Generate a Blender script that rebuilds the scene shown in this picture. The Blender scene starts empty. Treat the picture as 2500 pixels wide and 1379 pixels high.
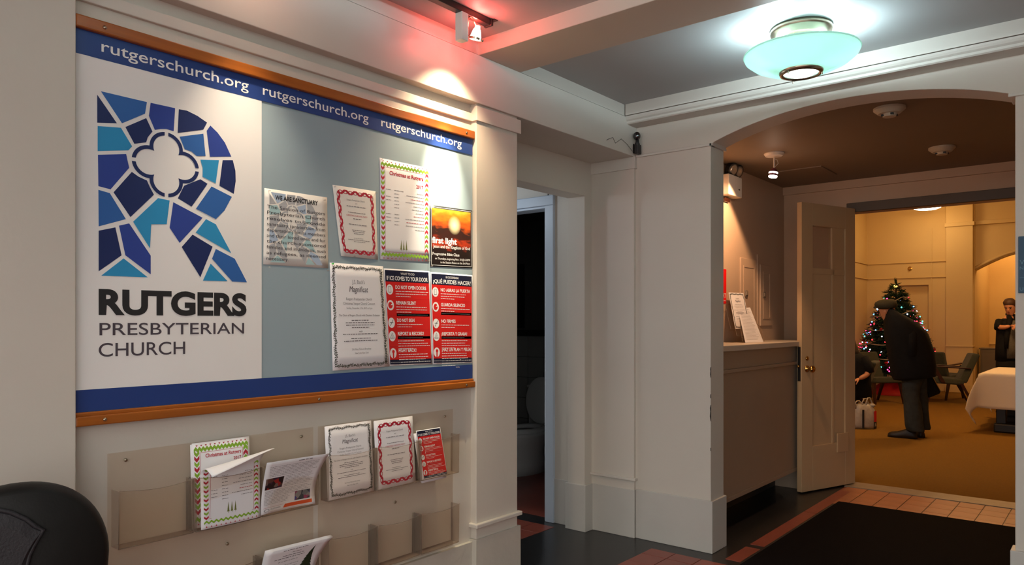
import bpy, bmesh, math, random
from mathutils import Vector, Matrix
SC = bpy.context.scene
COL = SC.collection
RND = random.Random(7)

# ------------------------------------------------------------------ camera, world, exposure
FPX = 1791.49; HZ = 787.0; PX = 1250.0; EYE = 1.4; TH = math.radians(39.542)
cam = bpy.data.cameras.new('camera'); camo = bpy.data.objects.new('camera', cam); COL.objects.link(camo)
camo.location = (0, 0, EYE); camo.rotation_euler = (math.pi/2, 0, TH)
cam.sensor_width = 36.0; cam.lens = 36.0*FPX/2500.0; cam.shift_y = (HZ-689.5)/2500.0
cam.clip_start = 0.05; cam.clip_end = 100
SC.camera = camo
W = bpy.data.worlds.new('world'); SC.world = W; W.use_nodes = True
W.node_tree.nodes['Background'].inputs[0].default_value = (1.0, 0.98, 0.94, 1)
W.node_tree.nodes['Background'].inputs[1].default_value = 2.6
SC.view_settings.view_transform = 'Standard'; SC.view_settings.look = 'None'
SC.view_settings.gamma = 1.0; SC.view_settings.use_curve_mapping = False
SC.view_settings.exposure = 0.0

# survey helpers: a sight line of the photograph met with a plane of the building
FW = (-math.sin(TH), math.cos(TH)); RT = (math.cos(TH), math.sin(TH))
def _ray(u, v): return (FPX*FW[0]+(u-PX)*RT[0], FPX*FW[1]+(u-PX)*RT[1], HZ-v)
def atx(u, v, x): d = _ray(u, v); k = x/d[0]; return (d[1]*k, EYE+d[2]*k)
def aty(u, v, y): d = _ray(u, v); k = y/d[1]; return (d[0]*k, EYE+d[2]*k)
def atz(u, v, z=0.0): d = _ray(u, v); k = (z-EYE)/d[2]; return (d[0]*k, d[1]*k)

# ------------------------------------------------------------------ materials
def S(r, g, b):
    f = lambda c: (c/255/12.92) if c <= 10 else (((c/255)+0.055)/1.055)**2.4
    return (f(r), f(g), f(b), 1)
MATS = {}
def mat(name, rgb, rough=0.6, spec=0.4, metal=0.0, var=0.0, scale=6.0, bump=0.0, bscale=60.0, emit=None, estr=0.0, alpha=1.0, sheen=0.0, coat=0.0, dark=None):
    m = bpy.data.materials.new(name); m.use_nodes = True; nt = m.node_tree; b = nt.nodes['Principled BSDF']
    b.inputs['Base Color'].default_value = rgb; b.inputs['Roughness'].default_value = rough
    b.inputs['Specular IOR Level'].default_value = spec; b.inputs['Metallic'].default_value = metal
    b.inputs['Alpha'].default_value = alpha; b.inputs['Coat Weight'].default_value = coat
    if sheen: b.inputs['Sheen Weight'].default_value = sheen
    if emit: b.inputs['Emission Color'].default_value = emit; b.inputs['Emission Strength'].default_value = estr
    if var or bump:
        tc = nt.nodes.new('ShaderNodeTexCoord')
    if var:
        n = nt.nodes.new('ShaderNodeTexNoise'); n.inputs['Scale'].default_value = scale; n.inputs['Detail'].default_value = 5
        r = nt.nodes.new('ShaderNodeMix'); r.data_type = 'RGBA'
        a = [c*(1-var) for c in rgb[:3]]; z = [min(1, c*(1+var)) for c in rgb[:3]]
        if dark: a = list(dark[:3])
        r.inputs[6].default_value = a+[1]; r.inputs[7].default_value = z+[1]
        nt.links.new(tc.outputs['Object'], n.inputs['Vector']); nt.links.new(n.outputs['Fac'], r.inputs[0])
        nt.links.new(r.outputs[2], b.inputs['Base Color'])
    if bump:
        n2 = nt.nodes.new('ShaderNodeTexNoise'); n2.inputs['Scale'].default_value = bscale; n2.inputs['Detail'].default_value = 3
        bp = nt.nodes.new('ShaderNodeBump'); bp.inputs['Strength'].default_value = bump; bp.inputs['Distance'].default_value = 0.01
        nt.links.new(tc.outputs['Object'], n2.inputs['Vector']); nt.links.new(n2.outputs['Fac'], bp.inputs['Height'])
        nt.links.new(bp.outputs[0], b.inputs['Normal'])
    MATS[name] = m; return m
def wood(name, c1, c2, rough=0.4, axis=1, scale=4):
    m = mat(name, c1, rough); nt = m.node_tree; b = nt.nodes['Principled BSDF']
    tc = nt.nodes.new('ShaderNodeTexCoord'); mp = nt.nodes.new('ShaderNodeMapping'); s = [scale*12]*3; s[axis] = scale*0.5; mp.inputs['Scale'].default_value = s
    n = nt.nodes.new('ShaderNodeTexNoise'); n.inputs['Scale'].default_value = 1; n.inputs['Detail'].default_value = 6
    r = nt.nodes.new('ShaderNodeMix'); r.data_type = 'RGBA'; r.inputs[6].default_value = c1; r.inputs[7].default_value = c2
    nt.links.new(tc.outputs['Object'], mp.inputs[0]); nt.links.new(mp.outputs[0], n.inputs['Vector']); nt.links.new(n.outputs['Fac'], r.inputs[0]); nt.links.new(r.outputs[2], b.inputs['Base Color'])
    return m
def clear(name, tint, rough=0.08, op=0.18):
    # clear acrylic sheet: mostly transparent, a little tinted gloss
    m = bpy.data.materials.new(name); m.use_nodes = True; nt = m.node_tree; nt.nodes.clear()
    o = nt.nodes.new('ShaderNodeOutputMaterial'); mx = nt.nodes.new('ShaderNodeMixShader'); t = nt.nodes.new('ShaderNodeBsdfTransparent'); t.inputs[0].default_value = tint
    p = nt.nodes.new('ShaderNodeBsdfPrincipled'); p.inputs['Base Color'].default_value = (tint[0]*.6, tint[1]*.55, tint[2]*.5, 1); p.inputs['Roughness'].default_value = rough
    mx.inputs[0].default_value = op
    nt.links.new(t.outputs[0], mx.inputs[1]); nt.links.new(p.outputs[0], mx.inputs[2]); nt.links.new(mx.outputs[0], o.inputs[0])
    MATS[name] = m; return m

PAINT = mat('wall_paint', (0.60, 0.555, 0.49, 1), 0.5, 0.3, var=0.05, scale=1.7, bump=0.06, bscale=45)
BASEP = mat('baseboard_paint', (0.52, 0.50, 0.46, 1), 0.45, 0.4, var=0.06, scale=5, bump=0.12, bscale=25)
PATCH = mat('rough_patched_plaster', (0.52, 0.49, 0.43, 1), 0.55, 0.3, var=0.05, scale=7, bump=0.35, bscale=16)
TRIMP = mat('trim_paint', (0.60, 0.565, 0.51, 1), 0.4, 0.4, var=0.03, scale=3, bump=0.03)
CEILP = mat('ceiling_paint', (0.42, 0.43, 0.43, 1), 0.55, 0.3, var=0.05, scale=1.2, bump=0.05, bscale=40)
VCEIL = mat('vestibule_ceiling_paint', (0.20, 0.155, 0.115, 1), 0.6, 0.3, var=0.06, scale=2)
VPAINT = mat('vestibule_paint', (0.52, 0.38, 0.27, 1), 0.5, 0.3, var=0.05, scale=2, bump=0.04)
PPAINT = mat('parlor_paint', (0.66, 0.49, 0.22, 1), 0.6, 0.25, var=0.05, scale=1.5, bump=0.03)
DOORP = mat('door_paint', (0.46, 0.33, 0.19, 1), 0.4, 0.4, var=0.05, scale=4, bump=0.03)
COUNTP = mat('counter_paint', (0.34, 0.25, 0.18, 1), 0.4, 0.4, var=0.06, scale=4)
CASEP = mat('casing_paint', (0.46, 0.53, 0.62, 1), 0.4, 0.4, var=0.05, scale=4)
BLKFL = mat('black_linoleum', (0.014, 0.014, 0.015, 1), 0.30, 0.45, var=0.35, scale=5, bump=0.04, bscale=18)
REDT = mat('red_tile', (0.25, 0.055, 0.035, 1), 0.35, 0.5, var=0.25, scale=9)
TERRA = mat('terracotta_tile', (0.36, 0.13, 0.06, 1), 0.4, 0.4, var=0.35, scale=8)
GROUT = mat('grout', (0.06, 0.035, 0.025, 1), 0.8)
STONE = mat('stone_sill', (0.26, 0.21, 0.16, 1), 0.4, 0.4, var=0.25, scale=14)
CARPET = mat('carpet', (0.205, 0.108, 0.020, 1), 0.95, 0.1, var=0.18, scale=60, bump=0.5, bscale=300)
MATR = mat('rubber_mat', (0.006, 0.005, 0.006, 1), 0.95, 0.05, var=0.5, scale=300, bump=0.6, bscale=400)
OAK = wood('oak_trim', S(176, 100, 34), S(128, 66, 18), 0.35, 1, 5)
DWOOD = wood('dark_wood', S(60, 26, 14), S(34, 14, 8), 0.35, 2, 6)
PAPER = mat('white_paper', (0.80, 0.80, 0.83, 1), 0.6, 0.2)
WARMP = mat('cream_paper', (0.76, 0.74, 0.70, 1), 0.6, 0.2)
BANW = mat('banner_white', (0.82, 0.81, 0.80, 1), 0.55, 0.2, var=0.02, scale=3, bump=0.05, bscale=8)
BOARD = mat('board_blue_gray', (0.31, 0.40, 0.445, 1), 0.6, 0.2, var=0.03, scale=3)
BBLUE = mat('banner_blue', S(34, 60, 124), 0.45, 0.4, var=0.06, scale=4)
INK = mat('ink_black', (0.018, 0.018, 0.02, 1), 0.6)
INKG = mat('ink_gray', S(74, 68, 76), 0.6)
INKL = mat('ink_light_text', S(128, 126, 130), 0.6)
INKR = mat('ink_red', S(176, 32, 54), 0.6)
INKW = mat('ink_white', (0.8, 0.8, 0.8, 1), 0.6)
NAVY = mat('ink_navy', S(24, 40, 92), 0.5)
LBL1 = mat('logo_blue', S(44, 66, 148), 0.5)
LBL2 = mat('logo_mid_blue', S(46, 98, 168), 0.5)
LCY = mat('logo_cyan', S(44, 144, 196), 0.5)
FN = mat('faded_gray', S(168, 170, 174), 0.6); FB = mat('faded_blue', S(168, 186, 208), 0.6); FC = mat('faded_teal', S(164, 196, 200), 0.6)
GRN = mat('ink_green', S(134, 178, 52), 0.6); LEAF = mat('ink_leaf', S(34, 52, 30), 0.6); STEM = mat('ink_stem', S(52, 34, 22), 0.6); TREEI = mat('ink_tree', S(112, 120, 60), 0.6)
POSTR = mat('poster_red', S(206, 30, 28), 0.45, var=0.06, scale=30); POSTN = mat('poster_navy', S(20, 24, 52), 0.5)
ORNG = mat('ink_orange', S(216, 84, 28), 0.6)
BLKP = mat('black_plastic', (0.012, 0.012, 0.013, 1), 0.45, 0.5)
LEATH = mat('black_leather', (0.006, 0.0055, 0.005, 1), 0.5, 0.25, var=0.3, scale=20, bump=0.05, bscale=180)
LEATG = mat('gray_leather', (0.022, 0.021, 0.024, 1), 0.5, 0.3, var=0.15, scale=8, bump=0.15, bscale=180)
BRASS = mat('brass', S(190, 150, 80), 0.22, 0.5, metal=1.0)
STEEL = mat('brushed_nickel', S(170, 160, 140), 0.28, 0.5, metal=1.0)
CHROME = mat('dark_chrome', S(90, 90, 92), 0.12, 0.5, metal=1.0)
WPLAS = mat('white_plastic', (0.62, 0.59, 0.54, 1), 0.45, 0.4)
CPLAS = mat('cream_plastic', (0.50, 0.44, 0.33, 1), 0.5, 0.4)
TRACKB = mat('track_black', (0.014, 0.011, 0.010, 1), 0.35, 0.5)
CERAM = mat('toilet_ceramic', (0.60, 0.62, 0.62, 1), 0.12, 0.5)
RTILE = mat('restroom_tile', (0.30, 0.31, 0.30, 1), 0.25, 0.5, var=0.06, scale=7)
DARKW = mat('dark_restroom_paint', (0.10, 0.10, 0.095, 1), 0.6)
ACRY = clear('clear_acrylic', (0.972, 0.945, 0.915, 1), 0.10, 0.02)
ACRE = clear('acrylic_edge', (0.86, 0.82, 0.78, 1), 0.12, 0.18)
GLASS = clear('door_glass', (0.9, 0.86, 0.8, 1), 0.05, 0.15)

# ------------------------------------------------------------------ mesh building
OFF = {}
def nop(o, label=None, cat=None, group=None, kind=None):
    if label: o['label'] = label
    if cat: o['category'] = cat
    if group: o['group'] = group
    if kind: o['kind'] = kind
    return o
def thing(name, label, cat, loc=(0, 0, 0), rz=0.0, group=None, local=False, kind=None):
    o = bpy.data.objects.new(name, None); COL.objects.link(o); o.empty_display_size = 0.05
    o.location = loc; o.rotation_euler = (0, 0, rz); OFF[o.name] = Vector((0, 0, 0)) if local else Vector(loc)
    return nop(o, label, cat, group, kind)
class MB:
    def __init__(s): s.v = []; s.f = []
    def add(s, vs, fs):
        k = len(s.v); s.v += [Vector(p) for p in vs]; s.f += [tuple(i+k for i in f) for f in fs]; return s
    def hexa(s, p): return s.add(p, [(3, 2, 1, 0), (4, 5, 6, 7), (0, 1, 5, 4), (1, 2, 6, 5), (2, 3, 7, 6), (3, 0, 4, 7)])
    def box(s, x0, y0, z0, x1, y1, z1):
        x0, x1 = min(x0, x1), max(x0, x1); y0, y1 = min(y0, y1), max(y0, y1); z0, z1 = min(z0, z1), max(z0, z1)
        return s.hexa([(x0, y0, z0), (x1, y0, z0), (x1, y1, z0), (x0, y1, z0), (x0, y0, z1), (x1, y0, z1), (x1, y1, z1), (x0, y1, z1)])
    def prism(s, poly, fn, a, b):
        n = len(poly); vs = [fn(p[0], p[1], a) for p in poly]+[fn(p[0], p[1], b) for p in poly]
        return s.add(vs, [tuple(range(n))[::-1], tuple(range(n, 2*n))]+[(i, (i+1) % n, n+(i+1) % n, n+i) for i in range(n)])
    def loft(s, rings, cap=True, closed=False):
        n = len(rings[0]); vs = [p for r in rings for p in r]; fs = []; m = len(rings)
        for j in range(m if closed else m-1):
            for i in range(n):
                a = j*n+i; b = j*n+(i+1) % n; c = ((j+1) % m)*n+(i+1) % n; d = ((j+1) % m)*n+i; fs.append((a, b, c, d))
        if cap and not closed: fs += [tuple(range(n))[::-1], tuple(range((m-1)*n, m*n))]
        return s.add(vs, fs)
    def tube(s, path, r, n=8, closed=False):
        path = [Vector(p) for p in path]; m = len(path); rs = r if isinstance(r, (list, tuple)) else [r]*m; rings = []; up = None
        for i, p in enumerate(path):
            t = (path[(i+1) % m]-path[i-1]) if closed else (path[min(i+1, m-1)]-path[max(i-1, 0)])
            t.normalize()
            if up is None: up = Vector((0, 0, 1)) if abs(t.z) < .9 else Vector((1, 0, 0))
            a = t.cross(up)
            if a.length < 1e-5: a = t.cross(Vector((1, .3, 0)))
            a.normalize(); b = a.cross(t).normalized(); up = b
            rings.append([p+a*(rs[i]*math.cos(2*math.pi*k/n))+b*(rs[i]*math.sin(2*math.pi*k/n)) for k in range(n)])
        return s.loft(rings, True, closed)
    def lathe(s, prof, n=24, M=None, cap=True):
        M = M or Matrix()
        return s.loft([[M @ Vector((r*math.cos(2*math.pi*k/n), r*math.sin(2*math.pi*k/n), z)) for k in range(n)] for r, z in prof], cap)
    def sphere(s, c, r, n=12, sq=(1, 1, 1)):
        return s.loft([[Vector(c)+Vector((r*sq[0]*math.sin(a)*math.cos(2*math.pi*k/n), r*sq[1]*math.sin(a)*math.sin(2*math.pi*k/n), -r*sq[2]*math.cos(a))) for k in range(n)] for a in [math.pi*(j+.02)/(n//2+.04) for j in range(n//2+1)]])
    def grid(s, fn, nu, nv):
        vs = [fn(i/nu, j/nv) for j in range(nv+1) for i in range(nu+1)]
        return s.add(vs, [(j*(nu+1)+i, j*(nu+1)+i+1, (j+1)*(nu+1)+i+1, (j+1)*(nu+1)+i) for j in range(nv) for i in range(nu)])
    def build(s, name, m, parent=None, smooth=False, bevel=0.0, seg=2, solid=0.0, sub=0, kind=None):
        off = OFF.get(parent.name, Vector((0, 0, 0))) if parent else Vector((0, 0, 0))
        me = bpy.data.meshes.new(name); me.from_pydata([tuple(v-off) for v in s.v], [], s.f); me.validate()
        bm = bmesh.new(); bm.from_mesh(me); bmesh.ops.recalc_face_normals(bm, faces=bm.faces); bm.to_mesh(me); bm.free()
        me.materials.append(m)
        o = bpy.data.objects.new(name, me); COL.objects.link(o)
        if parent: o.parent = parent; OFF[o.name] = off
        else: OFF[o.name] = Vector((0, 0, 0))
        if smooth:
            for p in me.polygons: p.use_smooth = True
        if bevel:
            b = o.modifiers.new('bevel', 'BEVEL'); b.width = bevel; b.segments = seg; b.limit_method = 'ANGLE'; b.angle_limit = 0.6
        if solid: q = o.modifiers.new('solid', 'SOLIDIFY'); q.thickness = solid; q.offset = 0
        if sub: q = o.modifiers.new('sub', 'SUBSURF'); q.levels = sub; q.render_levels = sub
        if kind: o['kind'] = kind
        return o
def bx(name, m, x0, y0, z0, x1, y1, z1, parent=None, bevel=0.0, **k): return MB().box(x0, y0, z0, x1, y1, z1).build(name, m, parent, bevel=bevel, **k)
def struct(o, label, cat): return nop(o, label, cat, None, 'structure')
def copy_tree(o, parent=None):
    c = o.copy(); COL.objects.link(c); c.parent = parent
    for ch in list(o.children): copy_tree(ch, c)
    return c
def lampo(name, typ, loc, energy, color, parent=None, size=0.05, spot=None, blend=0.4, target=None):
    l = bpy.data.lights.new(name, typ); l.energy = energy; l.color = color
    if typ in ('POINT', 'SPOT'): l.shadow_soft_size = size
    if typ == 'AREA': l.shape = 'DISK'; l.size = size
    if spot: l.spot_size = spot; l.spot_blend = blend
    o = bpy.data.objects.new(name, l); COL.objects.link(o); o.location = loc
    if target is not None: o.rotation_euler = (Vector(target)-Vector(loc)).to_track_quat('-Z', 'Y').to_euler()
    if parent: o.parent = parent; o.location = Vector(loc)-OFF[parent.name]
    return o
xz = lambda x, z, y: Vector((x, y, z)); yz = lambda y, z, x: Vector((x, y, z)); xy = lambda x, y, z: Vector((x, y, z))

# ------------------------------------------------------------------ printing: flat lettering and pictures laid on a sheet
TCACHE = {}
def glyphs(body, bold=0.0, res=3, spacing=1.0, shear=0.0):
    k = (body, bold, res, spacing, shear)
    if k in TCACHE: return TCACHE[k]
    cu = bpy.data.curves.new('t', 'FONT'); cu.body = body; cu.size = 1.0; cu.resolution_u = res; cu.offset = bold; cu.space_character = spacing; cu.shear = shear
    ob = bpy.data.objects.new('t', cu); COL.objects.link(ob); bpy.context.view_layer.update()
    me = bpy.data.meshes.new_from_object(ob.evaluated_get(bpy.context.evaluated_depsgraph_get()))
    vs = [(v.co.x, v.co.y) for v in me.vertices]; fs = [tuple(p.vertices) for p in me.polygons]
    bpy.data.objects.remove(ob); bpy.data.curves.remove(cu); bpy.data.meshes.remove(me)
    TCACHE[k] = (vs, fs); return TCACHE[k]
class Sheet:
    """flat print on a sheet of w x h; fmap(x, y, lift) gives the world point"""
    def __init__(s, w, h, fmap): s.w = w; s.h = h; s.fmap = fmap; s.layers = {}; s.n = 0; s.hold = False
    SEP = ('logo_piece', 'icon_disc', 'navy_band', 'white_bar', 'icon_mark', 'three_trees', 'banner_word')
    def _l(s, part, m, lift):
        if part in Sheet.SEP and not s.hold: s.n += 1
        return s.layers.setdefault((part, m.name, lift, s.n if part in Sheet.SEP else 0), MB())
    def poly(s, part, m, pts, lift=1): s._l(part, m, lift).add([s.fmap(x, y, lift*.0003) for x, y in pts], [tuple(range(len(pts)))])
    def rect(s, part, m, x0, y0, x1, y1, lift=1, n=1):
        for i in range(n):
            a = x0+(x1-x0)*i/n; b = x0+(x1-x0)*(i+1)/n; s.poly(part, m, [(a, y0), (b, y0), (b, y1), (a, y1)], lift)
    def disc(s, part, m, cx, cy, rx, ry, n=16, lift=2): s.poly(part, m, [(cx+rx*math.cos(2*math.pi*k/n), cy+ry*math.sin(2*math.pi*k/n)) for k in range(n)], lift)
    def text(s, part, m, body, x, y, size, align='l', width=None, bold=0.0, lift=2, res=3, spacing=1.0, shear=0.0):
        vs, fs = glyphs(body, bold, res, spacing, shear)
        if not vs: return
        x0 = min(v[0] for v in vs); x1 = max(v[0] for v in vs); sx = size
        if width: sx = width/(x1-x0)
        ww = (x1-x0)*sx; ox = x - (ww/2 if align == 'c' else ww if align == 'r' else 0)
        s._l(part, m, lift).add([s.fmap(ox+(a-x0)*sx, y+b*size, lift*.0003) for a, b in vs], fs)
    def bars(s, part, m, x0, x1, y, h, rnd, lift=2):
        # a line of print too small to read: word-length strokes
        x = x0
        while x < x1-1e-6:
            w = min(rnd.uniform(.8, 3.2)*h*1.1, x1-x)
            s.rect(part, m, x, y+h*.15, x+w, y+h*.70, lift); x += w+h*.55
    def build(s, root):
        root = getattr(s, 'sheet', None) or root
        for (part, mn, lift, n), mb in s.layers.items():
            part = part.split('#')[0]; o = mb.build(part, MATS[mn], root)
            if part not in Sheet.SEP and part not in ('photograph', 'picture', 'red_field', 'orange_stripe', 'fir_tree'): o['kind'] = 'stuff'
def board_map(x, tl, tr, br, bl, w, h, bulge=0.0):
    def fm(px, py, lift=0.0):
        a = px/w; t = py/h
        y = (1-t)*((1-a)*bl[0]+a*br[0])+t*((1-a)*tl[0]+a*tr[0]); z = (1-t)*((1-a)*bl[1]+a*br[1])+t*((1-a)*tl[1]+a*tr[1])
        return Vector((x+lift+bulge*4*a*(1-a)*(0.3+0.7*(1-t)), y, z))
    return fm
# ------------------------------------------------------------------ the building
XW = -2.466; XP = -2.43; XF = -2.415; YB = 4.2; YV = 6.83; ZC = 2.785
# floor of the hall with its red tile field
fl = struct(bx('floor', BLKFL, -5.6, -9.0, -0.15, 9.0, YV, 0.0), 'dark polished hall floor with red tile inlays', 'floor')
tile_me = {}
def tile(x0, y0, x1, y1, m, h=0.003):
    k = (round(x1-x0, 4), round(y1-y0, 4), m.name)
    if k not in tile_me:
        o = MB().box(0, 0, -0.01, x1-x0, y1-y0, h).build('tile', m, None, bevel=0.0012, seg=1); tile_me[k] = o.data; o.parent = fl
    else:
        o = bpy.data.objects.new('tile', tile_me[k]); COL.objects.link(o); o.parent = fl
        b = o.modifiers.new('bevel', 'BEVEL'); b.width = 0.0012; b.segments = 1
    o.location = (x0, y0, RND.uniform(-0.0006, 0.0006))
P = 0.166
for i in range(3):
    for j in range(5):
        y1 = 4.055 if j == 0 else 3.93-(j-1)*P; y0 = 3.93 if j == 0 else y1-P
        tile(-2.226+i*P, y0+.002, -2.226+(i+1)*P-.004, y1-.002, REDT)
for j in range(5): tile(-3.30+.0, 3.70-j*P, -3.30+P-.004, 3.70+P-.004-j*P, REDT); tile(-3.30+P, 3.70-j*P, -3.30+2*P-.004, 3.70+P-.004-j*P, REDT)
tile(-3.30, 3.866, -3.134-.004, 4.05, REDT); tile(-3.134, 3.866, -2.968-.004, 4.05, REDT)
bx('tile_field', REDT, -2.226, -9.0, -.01, 2.4, 3.26, .0025, fl, kind='stuff')
# narrow red strip along the vestibule, then the terracotta rows
for y0, y1 in ((4.15, 4.46), (4.53, 5.55), (5.556, 6.60)): tile(-1.79, y0, -1.70, y1, REDT)
for i in range(10):
    for j in range(4): tile(-1.772+i*P, 6.62-(j+1)*P+.003, -1.772+(i+1)*P-.005, 6.62-j*P, TERRA)
struct(bx('floor', STONE, -1.80, 6.635, -0.1, 0.3, 6.86, 0.006), 'worn gray stone door sill between the tiles and the carpet', 'sill')
struct(bx('floor', CARPET, -4.3, 6.86, -0.15, 4.0, 17.3, 0.004), 'golden brown carpet of the lit room beyond the doorway', 'carpet')
BEAM_BOUNCE = mat('beam_bounce_tan', (0.55, 0.47, 0.39, 1), .5, .3, var=.04, scale=2)  # tan holds the warm floor bounce on the soffits, put into the colour
# ceiling of the hall: flat panels between shallow beams
ce = struct(bx('ceiling', CEILP, -2.75, -1.0, ZC, 3.2, 4.25, 3.0), 'gray coffered hall ceiling', 'ceiling')
bx('beam', BEAM_BOUNCE, -2.43, 2.67, 2.71, 3.2, 2.996, ZC+.01, ce, 0.004)
bx('beam', BEAM_BOUNCE, -2.43, -0.55, 2.71, 3.2, -0.22, ZC+.01, ce, 0.004)
# left wall with board recess, pilasters and frieze
wl = struct(bx('wall_left', PAINT, -2.80, -3.0, 0, XW, 2.70, 2.60), 'cream painted hall wall behind the bulletin board', 'wall')
bx('pilaster', PAINT, -2.78, 2.668, 0, XP, 2.987, 2.5, wl, 0.003)
bx('pilaster', PAINT, -2.78, 0.55, 0, XP, 0.872, 2.5, wl, 0.003)
for y0, y1 in ((2.660, 3.006), (0.54, 0.88)): bx('capital', TRIMP, -2.78, y0, 2.390, XF-.004, y1, 2.462, wl, 0.002)
bx('string_band', TRIMP, -2.5, 0.872, 2.390, -2.452, 2.668, 2.430, wl, 0.003)
bx('frieze', TRIMP, -2.80, -3.0, 2.474, XF, YB, 2.7105, wl, 0.003)
bx('fascia', TRIMP, -2.80, -3.0, 2.714, XF-.006, YB, ZC+.01, wl, 0.002)
for y0, y1 in ((2.652, 3.008), (0.535, 0.885)):
    bx('base_moulding', TRIMP, -2.78, y0, 0.390, XF+.004, y1, 0.411, wl, 0.004)
MB().grid(lambda a, b: Vector((XF-.003, 2.655+a*.345, 0.335*b)), 24, 20).add([(-2.78, 2.655, 0), (XF-.003, 2.655, 0), (XF-.003, 2.655, .335), (-2.78, 2.655, .335), (-2.78, 3.0, 0), (XF-.003, 3.0, 0), (XF-.003, 3.0, .335), (-2.78, 3.0, .335)], [(0, 1, 2, 3), (7, 6, 5, 4), (3, 2, 6, 7)]).build('plinth', PATCH, wl)
bx('plinth', PATCH, -2.78, 0.54, 0, XF-.003, 0.88, .335, wl)
struct(MB().grid(lambda a, b: Vector((-2.446, 0.88+a*1.775, 0.322*b)), 40, 6).add([(XW-.02, .88, .322), (XW-.02, 2.655, .322), (-2.446, 2.655, .322), (-2.446, .88, .322)], [(0, 1, 2, 3)]).build('baseboard_left', PATCH), 'rough gray patched baseboard under the brochure racks', 'baseboard')
# arch wall
arch = []
for k in range(25):
    t = k/24; arch.append((-1.889+1.487*t, 2.49+0.122*(1-(2*t-1)**2)*(1+.12*(2*t-1)**2)))
outl = [(-2.80, 0), (-1.904, 0), (-1.904, 2.478), (-1.889, 2.478)]+arch+[(-0.402, 2.478), (-0.375, 2.478), (-0.375, 0), (3.2, 0), (3.2, 3.0), (-2.80, 3.0)]
wb = struct(MB().prism(outl, xz, YB, 4.39).build('wall_back', PAINT, None, bevel=0.004), 'hall wall with a wide shallow arch into the vestibule', 'wall')
bx('string_band', TRIMP, -2.415, YB-.012, 2.470, -1.892, YB+.05, 2.486, wb, 0.003)
bx('string_band', TRIMP, -1.910, YB-.012, 2.470, -1.889, 4.40, 2.486, wb, 0.003)
bx('string_band', TRIMP, -0.402, YB-.012, 2.470, 3.2, YB+.05, 2.484, wb, 0.003)
prof = [(4.2+.03, 2.664), (4.085, 2.664), (4.078, 2.670), (4.078, 2.682), (4.068, 2.690), (4.062, 2.700), (4.058, 2.7105), (4.2+.03, 2.7105)]
MB().prism(prof, lambda y, z, x: Vector((x, y, z)), XF, 3.2).build('cornice', TRIMP, wb)
bx('cornice_fascia', TRIMP, XF, 4.055, 2.7145, 3.2, 4.25, ZC+.01, wb, 0.002)
# baseboards of the arch wall
bb = MB().prism([(-2.415, 4.3), (-2.415, YB-.012), (-1.889, YB-.012), (-1.889, 4.402), (-1.95, 4.402), (-1.95, 4.3)], xy, 0, .318)
struct(bb.build('baseboard_back', BASEP, None, bevel=0.004), 'tall gray baseboard wrapped round the arch pier', 'baseboard')
struct(MB().box(-0.394, YB-.014, 0, 3.2, 4.3, .321).build('baseboard_right', BASEP, None, bevel=0.004), 'gray baseboard of the pier by the blue sign', 'baseboard')
# chipped plaster on the pier corner
def chip(pts, y):
    MB().prism(pts, xz, y-.0012, y+.004).build('chipped_plaster', CHIPM, wb)
CHIPM = mat('chipped_plaster_edge', (0.05, 0.042, 0.036, 1), 0.9)
for z0, z1, w in ((1.065, 1.13, .0035), (.94, .965, .003), (.80, .90, .0055), (.62, .64, .002)):
    chip([(-1.9048, z0), (-1.9045-w, z0+(z1-z0)*.3), (-1.9045-w*.5, z0+(z1-z0)*.6), (-1.9045-w*.9, z0+(z1-z0)*.8), (-1.9045, z1), (-1.903, z1), (-1.903, z0)], YB)
# alcove beside the pier
wa = struct(MB().box(-2.89, 2.98, 2.245, -2.75, 4.25, 2.8).box(-2.89, 2.98, 0, -2.75, 3.1, 2.25).box(-2.89, 4.095, 0, -2.75, 4.3, 2.25).build('wall_alcove', PAINT, None, bevel=0.003), 'inner alcove wall with an opening to the restroom passage', 'wall')
bx('plinth', BASEP, -2.902, 4.083, 0, -2.738, 4.25, .312, wa, 0.003)
bx('patch_board', PAINT, -2.889, 4.0935, .62, -2.752, 4.10, .80, wa)
pb = bx('pilaster', PAINT, -2.80, 4.178, 0, -2.422, 4.25, 2.48, wa, 0.003)
bx('capital', TRIMP, -2.80, 4.168, 2.398, -2.412, 4.25, 2.475, wa, 0.003)
bx('base_moulding', TRIMP, -2.80, 4.163, 0.371, -2.407, 4.25, 0.389, wa, 0.004)
bx('plinth', BASEP, -2.80, 4.172, 0, -2.417, 4.25, .313, wa, 0.003)
# passage and restroom
struct(bx('wall_right', PAINT, 3.2, -1.0, 0, 3.3, 4.25, 2.9), 'opposite long wall of the hall', 'wall')
wr = struct(MB().box(-5.4, 4.15, 0, -3.82, 4.25, 2.8).box(-3.10, 4.15, 0, -2.88, 4.25, 2.8).box(-3.83, 4.15, 2.21, -3.09, 4.25, 2.8).build('wall_passage', PAINT), 'passage wall with the restroom doorway', 'wall')
bx('plinth', BASEP, -3.04, 4.143, 0, -2.88, 4.2, .31, wr, 0.003)
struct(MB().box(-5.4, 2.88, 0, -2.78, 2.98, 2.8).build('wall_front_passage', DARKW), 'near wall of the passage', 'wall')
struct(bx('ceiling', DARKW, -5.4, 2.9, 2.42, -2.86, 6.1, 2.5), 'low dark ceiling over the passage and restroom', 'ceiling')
dc = struct(MB().box(-3.107, 4.128, 0, -3.036, 4.16, 2.222).box(-3.85, 4.128, 2.222, -3.036, 4.16, 2.292).box(-3.12, 4.14, 0, -3.1071, 4.27, 2.205).box(-3.85, 4.14, 2.205, -3.1071, 4.27, 2.2219).build('trim_1', CASEP, None, bevel=0.004), 'blue-gray door casing of the dark restroom', 'door casing')
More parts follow.
